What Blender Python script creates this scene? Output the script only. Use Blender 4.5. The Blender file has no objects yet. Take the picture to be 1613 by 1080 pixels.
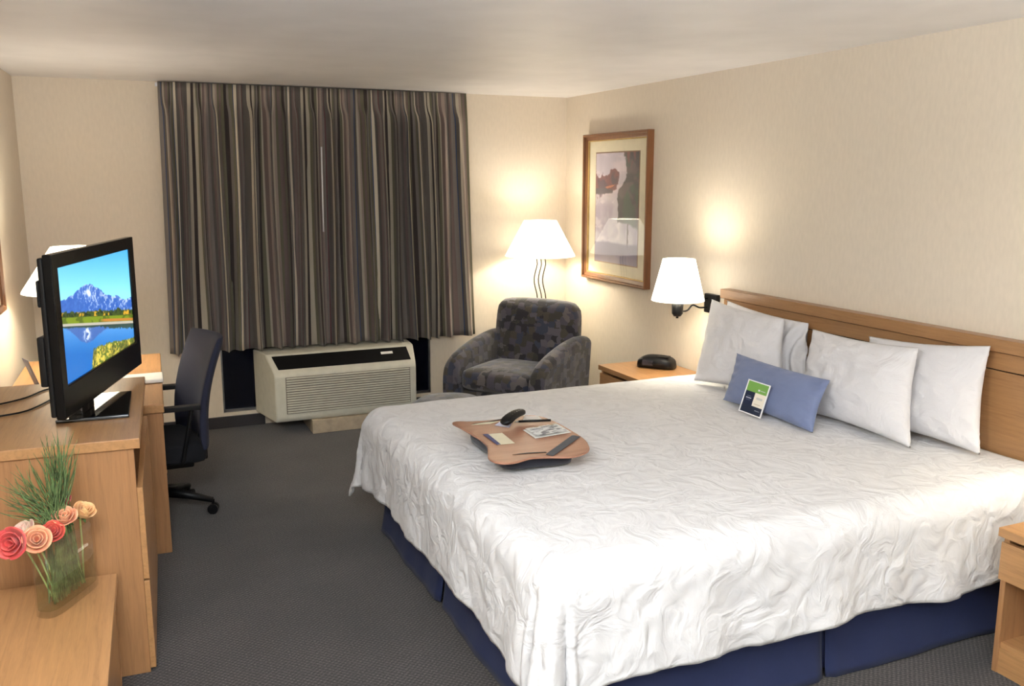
import bpy, bmesh, math, random
import numpy as np
from mathutils import Vector, Matrix, noise
random.seed(7)
S = bpy.context.scene
COL = S.collection
PI = math.pi

# ------------------------------------------------------------------ materials
def lin(c):
    r = []
    for v in c[:3]:
        v = v / 255.0
        r.append(v / 12.92 if v <= 0.04045 else ((v + 0.055) / 1.055) ** 2.4)
    return (r[0], r[1], r[2], 1.0)

class NT:
    def __init__(s, name):
        s.m = bpy.data.materials.new(name); s.m.use_nodes = True
        s.t = s.m.node_tree; s.t.nodes.clear()
        s.out = s.n('ShaderNodeOutputMaterial')
        s.b = s.n('ShaderNodeBsdfPrincipled')
        s.l(s.b.outputs[0], s.out.inputs[0])
    def n(s, t, **k):
        o = s.t.nodes.new(t)
        for a, v in k.items(): setattr(o, a, v)
        return o
    def l(s, a, b): s.t.links.new(a, b)
    def coord(s, kind='Object', scale=(1, 1, 1), rot=(0, 0, 0)):
        c = s.n('ShaderNodeTexCoord'); m = s.n('ShaderNodeMapping')
        m.inputs['Scale'].default_value = scale; m.inputs['Rotation'].default_value = rot
        s.l(c.outputs[kind], m.inputs[0]); return m.outputs[0]
    def world(s, scale=(1, 1, 1), rot=(0, 0, 0)):
        c = s.n('ShaderNodeNewGeometry'); m = s.n('ShaderNodeMapping')
        m.inputs['Scale'].default_value = scale; m.inputs['Rotation'].default_value = rot
        s.l(c.outputs['Position'], m.inputs[0]); return m.outputs[0]
    def noise(s, vec, scale=5, detail=3, rough=.5, dist=0):
        o = s.n('ShaderNodeTexNoise'); o.inputs['Scale'].default_value = scale
        o.inputs['Detail'].default_value = detail; o.inputs['Roughness'].default_value = rough
        o.inputs['Distortion'].default_value = dist
        s.l(vec, o.inputs['Vector']); return o.outputs['Fac']
    def ramp(s, fac, stops, interp='LINEAR'):
        r = s.n('ShaderNodeValToRGB'); r.color_ramp.interpolation = interp
        e = r.color_ramp.elements
        while len(e) < len(stops): e.new(0.5)
        for k, (p, c) in enumerate(stops): e[k].position = p; e[k].color = lin(c)
        s.l(fac, r.inputs[0]); return r.outputs[0]
    def bump(s, h, strength=.3, dist=.01, normal=None):
        b = s.n('ShaderNodeBump'); b.inputs['Strength'].default_value = strength
        b.inputs['Distance'].default_value = dist
        s.l(h, b.inputs['Height'])
        if normal: s.l(normal, b.inputs['Normal'])
        s.l(b.outputs[0], s.b.inputs['Normal']); return b.outputs[0]
    def set(s, color=None, rough=None, metal=None, **k):
        if color is not None: s.b.inputs['Base Color'].default_value = lin(color)
        if rough is not None: s.b.inputs['Roughness'].default_value = rough
        if metal is not None: s.b.inputs['Metallic'].default_value = metal
        for a, v in k.items(): s.b.inputs[a.replace('_', ' ')].default_value = v
        return s

def plain(name, color, rough=.5, metal=0, var=.06, vs=20, **k):
    t = NT(name); t.set(color, rough, metal, **k)
    c = t.coord(); f = t.noise(c, vs, 2)
    lo = [max(0, v * (1 - var)) for v in color]; hi = [min(255, v * (1 + var)) for v in color]
    t.l(t.ramp(f, [(.3, lo), (.7, hi)]), t.b.inputs['Base Color'])
    return t.m

def wall_mat(name, color):
    t = NT(name); t.set(color, .75)
    c = t.world((1, 1, .35)); f = t.noise(c, 60, 3)
    t.l(t.ramp(f, [(.3, [v * .985 for v in color]), (.7, [min(255, v * 1.01) for v in color])]), t.b.inputs['Base Color'])
    c2 = t.world((1, 1, .15)); f2 = t.noise(c2, 220, 2)
    t.bump(f2, .12, .002)
    return t.m

def wood_mat(name, a, b, rough=.38, axis=1, scale=1.0):
    t = NT(name); t.set(a, rough)
    sc = [22, 22, 22]; sc[axis] = 1.2
    c = t.coord('Object', tuple(v * scale for v in sc))
    f = t.noise(c, 3, 5, .6, .6)
    c2 = t.coord('Object', tuple(v * scale * 7 for v in sc)); f2 = t.noise(c2, 3, 2)
    mx = t.n('ShaderNodeMath', operation='MULTIPLY_ADD'); mx.inputs[1].default_value = .35
    t.l(f2, mx.inputs[0]); t.l(f, mx.inputs[2])
    t.l(t.ramp(mx.outputs[0], [(.35, b), (.62, a), (.9, [min(255, v * 1.08) for v in a])]), t.b.inputs['Base Color'])
    t.bump(f2, .08, .001)
    return t.m

def fabric_mat(name, color, rough=.85, wr=.4, scale=14, sheen=.2, weave=700, dist=.006, var=.04):
    t = NT(name); t.set(color, rough, Sheen_Weight=sheen)
    c = t.coord(); f = t.noise(c, scale, 5, .62, 1.2)
    f2 = t.noise(c, weave, 1)
    t.l(t.ramp(f, [(.3, [v * (1 - var) for v in color]), (.7, color)]), t.b.inputs['Base Color'])
    n1 = t.bump(f, wr, dist); t.bump(f2, .15, .0008, n1)
    return t.m

def emis(name, color, strength, base=(240, 235, 220)):
    t = NT(name); t.set(base, .7)
    t.b.inputs['Emission Color'].default_value = lin(color)
    t.b.inputs['Emission Strength'].default_value = strength
    return t.m

def attr_mat(name, rough=.5, emit=0.0, coat=0.0):
    t = NT(name); a = t.n('ShaderNodeAttribute', attribute_name='Col')
    if emit:
        t.b.inputs['Base Color'].default_value = (.01, .01, .01, 1)
        t.l(a.outputs['Color'], t.b.inputs['Emission Color']); t.b.inputs['Emission Strength'].default_value = emit
    else:
        t.l(a.outputs['Color'], t.b.inputs['Base Color'])
    t.b.inputs['Roughness'].default_value = rough
    t.b.inputs['Coat Weight'].default_value = coat
    return t.m

M = {}
M['wall'] = wall_mat('wallpaper_cream', (222, 209, 191))
M['ceil'] = plain('ceiling_white', (238, 235, 234), .45, var=.015, vs=4)
M['oak'] = wood_mat('oak_veneer', (174, 130, 86), (150, 107, 69), .34, 1)
M['oak_x'] = wood_mat('oak_veneer_cross', (174, 130, 86), (150, 107, 69), .34, 0)
M['oak_z'] = wood_mat('oak_veneer_upright', (163, 119, 80), (142, 100, 66), .36, 2)
M['oak_head'] = wood_mat('oak_headboard', (158, 118, 80), (136, 94, 62), .32, 1)
M['walnut'] = wood_mat('walnut_frame', (124, 82, 52), (84, 54, 34), .35, 2)
M['black'] = plain('black_plastic', (11, 11, 13), .45, Specular_IOR_Level=.3)
M['tv_black'] = plain('television_black', (7, 7, 8), .22, Specular_IOR_Level=.22)
M['black_gloss'] = plain('piano_black', (8, 8, 9), .06, Coat_Weight=.6)
M['black_metal'] = plain('black_metal', (22, 22, 24), .4, .6)
M['bronze'] = plain('dark_bronze_rod', (58, 54, 50), .35, .7)
M['navy_chair'] = fabric_mat('navy_chair_fabric', (30, 33, 54), .85, .1, 30, 0.0)
M['seat_black'] = fabric_mat('chair_seat_fabric', (12, 13, 20), .95, .1, 30, 0.0)
M['skirt'] = fabric_mat('navy_bed_skirt', (30, 41, 80), .9, .25, 9, .05)
M['duvet'] = None
M['pillow'] = fabric_mat('white_cotton', (220, 218, 220), .85, .6, 6, .1, dist=.02, var=.01)
M['blue_pillow'] = fabric_mat('slate_blue_cotton', (118, 130, 166), .85, .25, 8, .2, dist=.008)
M['mattress'] = fabric_mat('mattress_ticking', (215, 212, 205))
M['ac'] = plain('ac_beige_plastic', (206, 203, 188), .5, var=.02)
M['ac_dark'] = plain('ac_slot_dark', (120, 112, 100), .7)
M['kick'] = plain('beige_painted_metal', (176, 160, 138), .6)
M['base_dark'] = fabric_mat('cove_base_carpet', (48, 46, 50), .95, .3, 60)
M['white_paint'] = plain('white_painted', (226, 226, 232), .5, var=.02)
M['paper'] = plain('white_paper', (238, 236, 230), .6, var=.02)
M['steel'] = plain('brushed_steel', (150, 150, 150), .3, .9)
M['lapwood'] = wood_mat('lap_board_brown', (158, 112, 90), (138, 96, 76), .25, 0, .5)
M['lapcush'] = fabric_mat('lap_cushion_black', (28, 30, 42), .9, .2, 20)
M['shade'] = emis('lamp_shade_glow', (255, 244, 222), 1.7)
M['shade2'] = emis('sconce_shade_glow', (250, 246, 230), 2.0)
M['bulb'] = emis('bulb_glow', (255, 240, 205), 10)
M['mat_board'] = plain('cream_mat_board', (226, 217, 190), .8, var=.015)
M['gold'] = plain('gilt_inner_frame', (196, 164, 104), .35, .4)
M['tan'] = plain('tan_insert', (214, 190, 150), .6)

def glass(name, color=(255, 255, 255), rough=0.0, ior=1.45):
    t = NT(name); t.set(color, rough, Transmission_Weight=1.0, IOR=ior); return t.m
M['glass'] = glass('clear_glass', (240, 250, 246))
M['water'] = glass('water', (232, 242, 224), 0, 1.33)

def mk_thin_glass(name, base, strength, tint=(1, 1, 1)):
    t = NT(name); t.t.nodes.remove(t.b)
    tr = t.n('ShaderNodeBsdfTransparent'); tr.inputs[0].default_value = (*tint, 1); gl = t.n('ShaderNodeBsdfGlossy'); gl.inputs['Roughness'].default_value = .02
    lw = t.n('ShaderNodeLayerWeight'); lw.inputs[0].default_value = .15
    fr = t.n('ShaderNodeMath', operation='MULTIPLY_ADD'); fr.inputs[1].default_value = strength; fr.inputs[2].default_value = base
    t.l(lw.outputs['Facing'], fr.inputs[0])
    mx = t.n('ShaderNodeMixShader'); t.l(fr.outputs[0], mx.inputs[0]); t.l(tr.outputs[0], mx.inputs[1]); t.l(gl.outputs[0], mx.inputs[2])
    t.l(mx.outputs[0], t.out.inputs[0]); return t.m
M['pglass'] = mk_thin_glass('picture_glass', .04, .36)
M['glass'] = mk_thin_glass('clear_glass', .01, .5, (.985, .992, .988))
M['water'] = mk_thin_glass('water', .0, .02, (.93, .955, .90))

def mk_carpet():
    t = NT('carpet_woven'); t.set((70, 64, 62), .95, Sheen_Weight=.15)
    v = t.world((1, 1, 1), (0, 0, .02))
    sx = t.n('ShaderNodeSeparateXYZ'); t.l(v, sx.inputs[0])
    def wv(o, f):
        m = t.n('ShaderNodeMath', operation='MULTIPLY'); m.inputs[1].default_value = f; t.l(o, m.inputs[0])
        s = t.n('ShaderNodeMath', operation='SINE'); t.l(m.outputs[0], s.inputs[0]); return s.outputs[0]
    a = wv(sx.outputs[0], 2 * PI / .022); b = wv(sx.outputs[1], 2 * PI / .022)
    p = t.n('ShaderNodeMath', operation='MULTIPLY'); t.l(a, p.inputs[0]); t.l(b, p.inputs[1])
    nz = t.noise(v, 130, 3, .7); nb = t.noise(v, 2.2, 3)
    q = t.n('ShaderNodeMath', operation='MULTIPLY_ADD'); q.inputs[1].default_value = .16; t.l(p.outputs[0], q.inputs[0]); t.l(nz, q.inputs[2])
    q2 = t.n('ShaderNodeMath', operation='MULTIPLY_ADD'); q2.inputs[1].default_value = .25; t.l(nb, q2.inputs[0]); t.l(q.outputs[0], q2.inputs[2])
    t.l(t.ramp(q2.outputs[0], [(.35, (25, 23, 24)), (.62, (55, 51, 50)), (.92, (102, 94, 92))]), t.b.inputs['Base Color'])
    t.bump(q.outputs[0], .5, .006); return t.m
M['carpet'] = mk_carpet()

def mk_duvet():
    t = NT('white_matelasse'); t.set((238, 237, 236), .85, Sheen_Weight=.1)
    c = t.world()
    vo = t.n('ShaderNodeTexNoise'); vo.inputs['Scale'].default_value = 3.2; vo.inputs['Detail'].default_value = 2
    t.l(c, vo.inputs['Vector'])
    mx = t.n('ShaderNodeMix', data_type='VECTOR') if False else None
    ad = t.n('ShaderNodeVectorMath', operation='MULTIPLY_ADD'); ad.inputs[1].default_value = (.35, .35, .35)
    t.l(vo.outputs['Color'], ad.inputs[0]); t.l(c, ad.inputs[2])
    n1 = t.n('ShaderNodeTexNoise'); n1.inputs['Scale'].default_value = 11; n1.inputs['Detail'].default_value = 4; n1.inputs['Distortion'].default_value = 1.4
    t.l(ad.outputs[0], n1.inputs['Vector'])
    v2 = t.n('ShaderNodeTexVoronoi', feature='SMOOTH_F1'); v2.inputs['Scale'].default_value = 17; t.l(ad.outputs[0], v2.inputs['Vector'])
    sm = t.n('ShaderNodeMath', operation='MULTIPLY_ADD'); sm.inputs[1].default_value = .45
    t.l(v2.outputs[0], sm.inputs[0]); t.l(n1.outputs['Fac'], sm.inputs[2])
    fb = t.noise(c, 90, 2)
    b1 = t.bump(sm.outputs[0], .75, .016); t.bump(fb, .15, .002, b1)
    t.l(t.ramp(n1.outputs['Fac'], [(.35, (214, 213, 214)), (.6, (223, 222, 223))]), t.b.inputs['Base Color'])
    return t.m
M['duvet'] = mk_duvet()

def mk_curtain():
    t = NT('striped_curtain'); t.set((120, 110, 100), .8, Sheen_Weight=.15)
    uv = t.n('ShaderNodeTexCoord'); sx = t.n('ShaderNodeSeparateXYZ'); t.l(uv.outputs['UV'], sx.inputs[0])
    rnd = random.Random(21)
    pal = [((118, 110, 104), 24), ((168, 158, 142), 20), ((200, 188, 168), 18), ((84, 78, 74), 20), ((50, 40, 38), 14),
           ((40, 46, 72), 7), ((88, 52, 56), 7), ((98, 94, 76), 12), ((146, 130, 122), 12), ((50, 66, 96), 3), ((108, 92, 88), 10)]
    stops = []; p = 0.0; cs = [c for c, w in pal]; ws = [w for c, w in pal]; last = None
    while p < 1 and len(stops) < 32:
        c = rnd.choices(cs, ws)[0]
        if c == last: continue
        thin = c in ((40, 46, 72), (88, 52, 56), (50, 66, 96))
        stops.append((p, c)); last = c; p += rnd.uniform(.007, .012) if thin else rnd.uniform(.020, .048)
    fr = t.n('ShaderNodeMath', operation='FRACT'); ml = t.n('ShaderNodeMath', operation='MULTIPLY'); ml.inputs[1].default_value = 1 / .83
    t.l(sx.outputs[0], ml.inputs[0]); t.l(ml.outputs[0], fr.inputs[0])
    col = t.ramp(fr.outputs[0], stops, 'CONSTANT')
    t.l(col, t.b.inputs['Base Color'])
    f = t.noise(t.world((1, 1, 1)), 500, 1); t.bump(f, .15, .001)
    return t.m
M['curtain'] = mk_curtain()

def mk_chair_fabric():
    t = NT('patchwork_chenille'); t.set((80, 76, 84), .9, Sheen_Weight=.35)
    c = t.coord('Object', (1, 1, 1))
    ad = t.n('ShaderNodeVectorMath', operation='MULTIPLY_ADD'); ad.inputs[1].default_value = (.02, .02, .02)
    nn = t.n('ShaderNodeTexNoise'); nn.inputs['Scale'].default_value = 30; t.l(c, nn.inputs['Vector']); t.l(nn.outputs['Color'], ad.inputs[0]); t.l(c, ad.inputs[2])
    v = t.n('ShaderNodeTexVoronoi', distance='CHEBYCHEV'); v.inputs['Scale'].default_value = 19; v.inputs['Randomness'].default_value = .7
    t.l(ad.outputs[0], v.inputs['Vector'])
    s = t.n('ShaderNodeSeparateColor'); t.l(v.outputs['Color'], s.inputs[0])
    t.l(t.ramp(s.outputs[0], [(0, (40, 38, 44)), (.2, (74, 70, 80)), (.38, (60, 56, 52)), (.52, (90, 86, 94)), (.66, (72, 66, 58)), (.8, (54, 58, 76)), (.92, (98, 92, 92))], 'CONSTANT'), t.b.inputs['Base Color'])
    f = t.noise(c, 160, 3); t.bump(f, .4, .003)
    return t.m
M['chenille'] = mk_chair_fabric()

def mk_window():
    t = NT('night_window_glass'); t.set((10, 13, 26), .08, Specular_IOR_Level=.5)
    return t.m
M['nightglass'] = mk_window()

# ------------------------------------------------------------------ object helpers
def mtx(o):
    m = Matrix.Translation(o.location) @ o.rotation_euler.to_matrix().to_4x4()
    return (mtx(o.parent) @ m) if o.parent else m

def thing(name, label, cat, loc=(0, 0, 0), rotz=0, group=None):
    o = bpy.data.objects.new(name, None); COL.objects.link(o)
    o.empty_display_size = .05
    o.location = loc; o.rotation_euler = (0, 0, rotz)
    o['label'] = label; o['category'] = cat
    if group: o['group'] = group
    return o

def obj(name, bm, mat, parent=None, smooth=False, world=False, bev=0, bseg=2, sub=0, label=None, kind=None, solid=0, mats=None, angle=35):
    me = bpy.data.meshes.new(name)
    if world and parent: bm.transform(mtx(parent).inverted())
    bmesh.ops.recalc_face_normals(bm, faces=bm.faces) if not getattr(bm, 'keepn', False) else None
    bm.to_mesh(me); bm.free()
    if smooth:
        for p in me.polygons: p.use_smooth = True
    o = bpy.data.objects.new(name, me); COL.objects.link(o)
    for mm in (mats or [mat]): me.materials.append(mm)
    if parent: o.parent = parent
    if solid:
        s = o.modifiers.new('solid', 'SOLIDIFY'); s.thickness = solid; s.offset = 0
    if bev:
        b = o.modifiers.new('bevel', 'BEVEL'); b.width = bev; b.segments = bseg; b.limit_method = 'ANGLE'; b.angle_limit = math.radians(angle)
        for p in me.polygons: p.use_smooth = True
        w = o.modifiers.new('wn', 'WEIGHTED_NORMAL'); w.keep_sharp = True
    if sub:
        s = o.modifiers.new('sub', 'SUBSURF'); s.levels = sub; s.render_levels = sub
    if label: o['label'] = label
    if kind: o['kind'] = kind
    return o

def tag(o, label, cat, group=None):
    o['label'] = label; o['category'] = cat
    if group: o['group'] = group
    return o

def struct(o):
    o['kind'] = 'structure'; return o

def B(): return bmesh.new()

def box(bm, x0, x1, y0, y1, z0, z1, m=None, mi=0):
    vs = [bm.verts.new((x, y, z)) for x in (x0, x1) for y in (y0, y1) for z in (z0, z1)]
    if m is not None:
        for v in vs: v.co = m @ v.co
    F = [(0, 1, 3, 2), (4, 6, 7, 5), (0, 4, 5, 1), (2, 3, 7, 6), (0, 2, 6, 4), (1, 5, 7, 3)]
    for f in F: bm.faces.new([vs[i] for i in f]).material_index = mi
    return bm

def prism(bm, pts, z0, z1, m=None):
    n = len(pts)
    a = [bm.verts.new((p[0], p[1], z0)) for p in pts]; b = [bm.verts.new((p[0], p[1], z1)) for p in pts]
    bm.faces.new(a[::-1]); bm.faces.new(b)
    for i in range(n): bm.faces.new([a[i], a[(i + 1) % n], b[(i + 1) % n], b[i]])
    if m is not None:
        for v in a + b: v.co = m @ v.co
    return bm

def lathe(bm, prof, c=(0, 0, 0), seg=40, cap=True):
    rings = []
    for r, z in prof:
        rings.append([bm.verts.new((c[0] + r * math.cos(2 * PI * i / seg), c[1] + r * math.sin(2 * PI * i / seg), c[2] + z)) for i in range(seg)])
    for a, b in zip(rings, rings[1:]):
        for i in range(seg): bm.faces.new([a[i], a[(i + 1) % seg], b[(i + 1) % seg], b[i]])
    if cap:
        bm.faces.new(rings[0][::-1]); bm.faces.new(rings[-1])
    return bm

def tube(bm, pts, r, seg=10, cap=True):
    pts = [Vector(p) for p in pts]; rr = r if isinstance(r, (list, tuple)) else [r] * len(pts)
    rings = []; up = Vector((0, 0, 1))
    t0 = (pts[1] - pts[0]).normalized()
    n = t0.cross(up)
    if n.length < .1: n = t0.cross(Vector((1, 0, 0)))
    n.normalize()
    for i, p in enumerate(pts):
        t = (pts[min(i + 1, len(pts) - 1)] - pts[max(i - 1, 0)]).normalized()
        n = (n - t * n.dot(t)).normalized(); b = t.cross(n)
        rings.append([bm.verts.new(p + (n * math.cos(2 * PI * k / seg) + b * math.sin(2 * PI * k / seg)) * rr[i]) for k in range(seg)])
    for a, b in zip(rings, rings[1:]):
        for i in range(seg): bm.faces.new([a[i], a[(i + 1) % seg], b[(i + 1) % seg], b[i]])
    if cap:
        bm.faces.new(rings[0][::-1]); bm.faces.new(rings[-1])
    return bm

def spline(pts, n=8, closed=False):
    P = [Vector(p) for p in pts]; out = []; L = len(P)
    rng = range(L) if closed else range(L - 1)
    for i in rng:
        g = (lambda k: P[k % L]) if closed else (lambda k: P[min(max(k, 0), L - 1)])
        p0, p1, p2, p3 = g(i - 1), g(i), g(i + 1), g(i + 2)
        for k in range(n):
            t = k / n
            out.append(.5 * ((2 * p1) + (p2 - p0) * t + (2 * p0 - 5 * p1 + 4 * p2 - p3) * t * t + (3 * p1 - p0 - 3 * p2 + p3) * t ** 3))
    if not closed: out.append(P[-1])
    return out

def grid(nu, nv, f, uvf=None, closed_u=False):
    bm = B(); vs = [[bm.verts.new(f(i / nu, j / nv)) for j in range(nv + 1)] for i in range(nu + (0 if closed_u else 1))]
    uvl = bm.loops.layers.uv.new('UVMap') if uvf else None
    for i in range(nu):
        for j in range(nv):
            i2 = (i + 1) % len(vs) if closed_u else i + 1
            fc = bm.faces.new([vs[i][j], vs[i2][j], vs[i2][j + 1], vs[i][j + 1]])
            if uvl:
                for lp, (a, b) in zip(fc.loops, [(i, j), (i + 1, j), (i + 1, j + 1), (i, j + 1)]): lp[uvl].uv = uvf(a / nu, b / nv)
    return bm

def copy_tree(o, parent=None):
    c = o.copy(); COL.objects.link(c); c.parent = parent
    for ch in list(o.children): copy_tree(ch, c)
    return c

def rbox(bm, x0, x1, y0, y1, z0, z1, n=1): return box(bm, x0, x1, y0, y1, z0, z1)

def picture_mesh(img, p00, p10, p01, name, mat, parent, emit=False):
    """flat picture of coloured cells; img HxWx3 (sRGB 0..255), row 0 at the top"""
    H, W, _ = img.shape
    p00, p10, p01 = (np.array(p, float) for p in (p00, p10, p01))
    u = np.linspace(0, 1, W + 1); v = np.linspace(1, 0, H + 1)
    U, V = np.meshgrid(u, v)
    co = p00 + U[..., None] * (p10 - p00) + V[..., None] * (p01 - p00)
    idx = np.arange((H + 1) * (W + 1)).reshape(H + 1, W + 1)
    faces = np.stack([idx[1:, :-1], idx[1:, 1:], idx[:-1, 1:], idx[:-1, :-1]], -1).reshape(-1, 4)
    me = bpy.data.meshes.new(name)
    me.from_pydata(co.reshape(-1, 3).tolist(), [], faces.tolist())
    ca = me.color_attributes.new('Col', 'FLOAT_COLOR', 'CORNER')
    c = np.clip(img, 0, 255).reshape(-1, 3) / 255.0
    c = np.where(c <= .04045, c / 12.92, ((c + .055) / 1.055) ** 2.4)
    c = np.concatenate([c, np.ones((len(c), 1))], 1)
    ca.data.foreach_set('color', np.repeat(c, 4, 0).astype(np.float32).ravel())
    me.materials.append(mat)
    o = bpy.data.objects.new(name, me); COL.objects.link(o); o.parent = parent
    return o

# ------------------------------------------------------------------ room
XR, YB, ZC = 3.43, 6.70, 2.44
YF = -2.6
SL = .047
def xl(y): return -.527 + (y - YB) * SL
def quadwall(name, pts, mat):
    bm = B(); bm.faces.new([bm.verts.new(p) for p in pts]); return struct(obj(name, bm, mat))
# thick slabs
bm = B(); prism(bm, [(xl(YF) - .15, YF - .15), (XR + .15, YF - .15), (XR + .15, YB + .15), (xl(YB) - .15, YB + .15)], -.1, 0); struct(obj('floor', bm, M['carpet']))
bm = B(); prism(bm, [(xl(YF) - .15, YF - .15), (XR + .15, YF - .15), (XR + .15, YB + .15), (xl(YB) - .15, YB + .15)], ZC, ZC + .1); struct(obj('ceiling', bm, M['ceil']))
bm = B(); prism(bm, [(XR, YF), (XR + .12, YF), (XR + .12, YB + .12), (XR, YB + .12)], 0, ZC); struct(obj('wall_right', bm, M['wall']))
bm = B(); prism(bm, [(xl(YF), YF), (xl(YB), YB), (xl(YB) - .12, YB + .12), (xl(YF) - .12, YF)], 0, ZC); struct(obj('wall_left', bm, M['wall']))
bm = B(); box(bm, xl(YF) - .1, XR, YF - .12, YF, 0, ZC); struct(obj('wall_front', bm, M['wall']))
# back wall with a window opening
WX0, WX1, WZ0, WZ1 = .64, 2.235, .11, 2.25
bm = B(); xa = xl(YB)
box(bm, xa, WX0, YB, YB + .12, 0, ZC); box(bm, WX1, XR, YB, YB + .12, 0, ZC)
box(bm, WX0, WX1, YB, YB + .12, 0, WZ0); box(bm, WX0, WX1, YB, YB + .12, WZ1, ZC)
bmesh.ops.remove_doubles(bm, verts=bm.verts, dist=1e-4)
struct(obj('wall_back', bm, M['wall']))
w = thing('window_1', 'x', 'window', (1.4375, YB, WZ0)); del w['label']; del w['category']; w['kind'] = 'structure'
bm = B(); box(bm, WX0, WX1, YB + .03, YB + .038, WZ0, WZ1); obj('pane', bm, M['nightglass'], w, world=True)
bm = B()
for a in ((WX0, WX1, YB + .01, YB + .05, WZ0, WZ0 + .018), (WX0, WX1, YB + .01, YB + .05, WZ1 - .03, WZ1), (WX0, WX0 + .012, YB + .01, YB + .05, WZ0, WZ1), (WX1 - .012, WX1, YB + .01, YB + .05, WZ0, WZ1), (1.42, 1.45, YB + .01, YB + .05, .6, WZ1)):
    box(bm, *a)
obj('window_frame', bm, M['steel'], w, world=True)
bm = B(); box(bm, xa + .005, .93, YB - .02, YB, 0, .085); struct(obj('baseboard_back', bm, M['base_dark'], bev=.004))
bm = B(); box(bm, 2.08, XR, YB - .02, YB, 0, .085); struct(obj('baseboard_back_right', bm, M['base_dark'], bev=.004))
bm = B(); box(bm, XR - .015, XR, YF, YB - .02, 0, .085); struct(obj('baseboard_right', bm, M['base_dark'], bev=.004))

# ------------------------------------------------------------------ curtains
def curtain(name, x0t, x1t, x0b, x1b, zb0, zb1, label, seed, wand=False):
    r = random.Random(seed)
    np_ = 10
    t = thing(name, label, 'curtain', ((x0b + x1b) / 2, 6.60, zb0), 0, 'striped curtain panels over the window')
    ph = [r.uniform(-.25, .25) for _ in range(np_ + 2)]
    amp = [r.uniform(.7, 1.25) for _ in range(np_ + 2)]
    ZT = 2.434
    NU, NV = 420, 40
    fold_w = [r.uniform(.75, 1.3) for _ in range(np_)]
    tot = sum(fold_w); edges = [0]
    for q in fold_w: edges.append(edges[-1] + q / tot)
    def f(u, v):
        z0 = zb0 + (zb1 - zb0) * u
        z = ZT + (z0 - ZT) * v
        k = 0
        while k < np_ - 1 and u > edges[k + 1]: k += 1
        s = (u - edges[k]) / (edges[k + 1] - edges[k])
        d = (ZT - z)
        # header: flat buckram with pinches, below: deep rounded folds
        pin = math.exp(-(min(s, 1 - s) / .06) ** 2)
        head = .012 * pin - .012
        fold = .092 * min(1.15, amp[k]) * (0.5 - 0.5 * math.cos(2 * PI * s)) ** 1.25 * (1 + .22 * math.sin(2 * PI * 2 * s + seed + k)) - .026 * pin * 0
        mixv = min(1, max(0, (d - .10) / .12)); mixv = mixv * mixv * (3 - 2 * mixv)
        dep = head * (1 - mixv) + (fold - .005) * mixv * (.75 + .35 * v)
        small = .006 * math.sin(u * 90 + 3 * math.sin(v * 3 + k)) * mixv
        sway = .018 * math.sin(v * 2.6 + k * 1.7 + seed) * v * mixv
        lat = .35 * (x1b - x0b) / np_ * amp[k] * math.sin(2 * PI * s) * (.3) * mixv
        xt = x0t + (x1t - x0t) * u; xb = x0b + (x1b - x0b) * u
        bow = 0
        x = xt + (xb - xt) * (v ** .8) + sway * (1 if 0.02 < u < .98 else .3) + lat
        return (x, 6.612 - dep - small, z)
    # arc length for the stripe coordinate, taken at mid height
    xs = [Vector(f(i / NU, .5)) for i in range(NU + 1)]; al = [0]
    for a, b in zip(xs, xs[1:]): al.append(al[-1] + (b - a).length)
    bm = grid(NU, NV, f, lambda u, v: (al[round(u * NU)] + seed * .37, v))
    obj('fabric', bm, M['curtain'], t, smooth=True, world=True, solid=.003)
    if wand:
        bm = B(); tube(bm, [(1.392, 6.535, 2.02), (1.384, 6.532, 1.42)], .005, 8)
        obj('pull_wand', bm, M['white_paint'], t, world=True, smooth=True, label='thin white pull wand hanging down the curtain')
    return t
curtain('curtain', .335, 1.43, .30, 1.42, .595, .585, 'left half of the striped taupe, navy and maroon curtain, reaching to the desk chair', 1, True)
curtain('curtain', 1.425, 2.525, 1.415, 2.58, .585, .575, 'right half of the striped curtain, ending beside the armchair', 2)
bm = B(); box(bm, .32, 2.54, 6.645, 6.675, 2.405, 2.430)
r_ = tag(obj('curtain_rail', bm, M['white_paint'], bev=.003), 'slim white ceiling rail that carries the striped curtains', 'curtain rail')

# ------------------------------------------------------------------ air conditioner
ac = thing('air_conditioner', 'beige wall air conditioner with black control strip below the curtain', 'air conditioner', (1.465, 6.5, 0))
prof = [(6.699, .10), (6.30, .10), (6.285, .13), (6.285, .435), (6.30, .465), (6.42, .565), (6.44, .572), (6.699, .572)]
def xa_(y, s):  # tapering end
    k = (y - 6.285) / (6.7 - 6.285)
    return (.952 - .085 * min(1, k * 1.3)) if s < 0 else (1.982 + .05 * min(1, k * 1.3))
bm = B()
L_ = [bm.verts.new((xa_(y, -1), y, z)) for y, z in prof]; R_ = [bm.verts.new((xa_(y, 1), y, z)) for y, z in prof]
bm.faces.new(L_); bm.faces.new(R_[::-1])
for i in range(len(prof)): bm.faces.new([L_[i], R_[i], R_[(i + 1) % len(prof)], L_[(i + 1) % len(prof)]])
obj('casing', bm, M['ac'], ac, world=True, bev=.012, bseg=3, angle=25)
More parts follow.
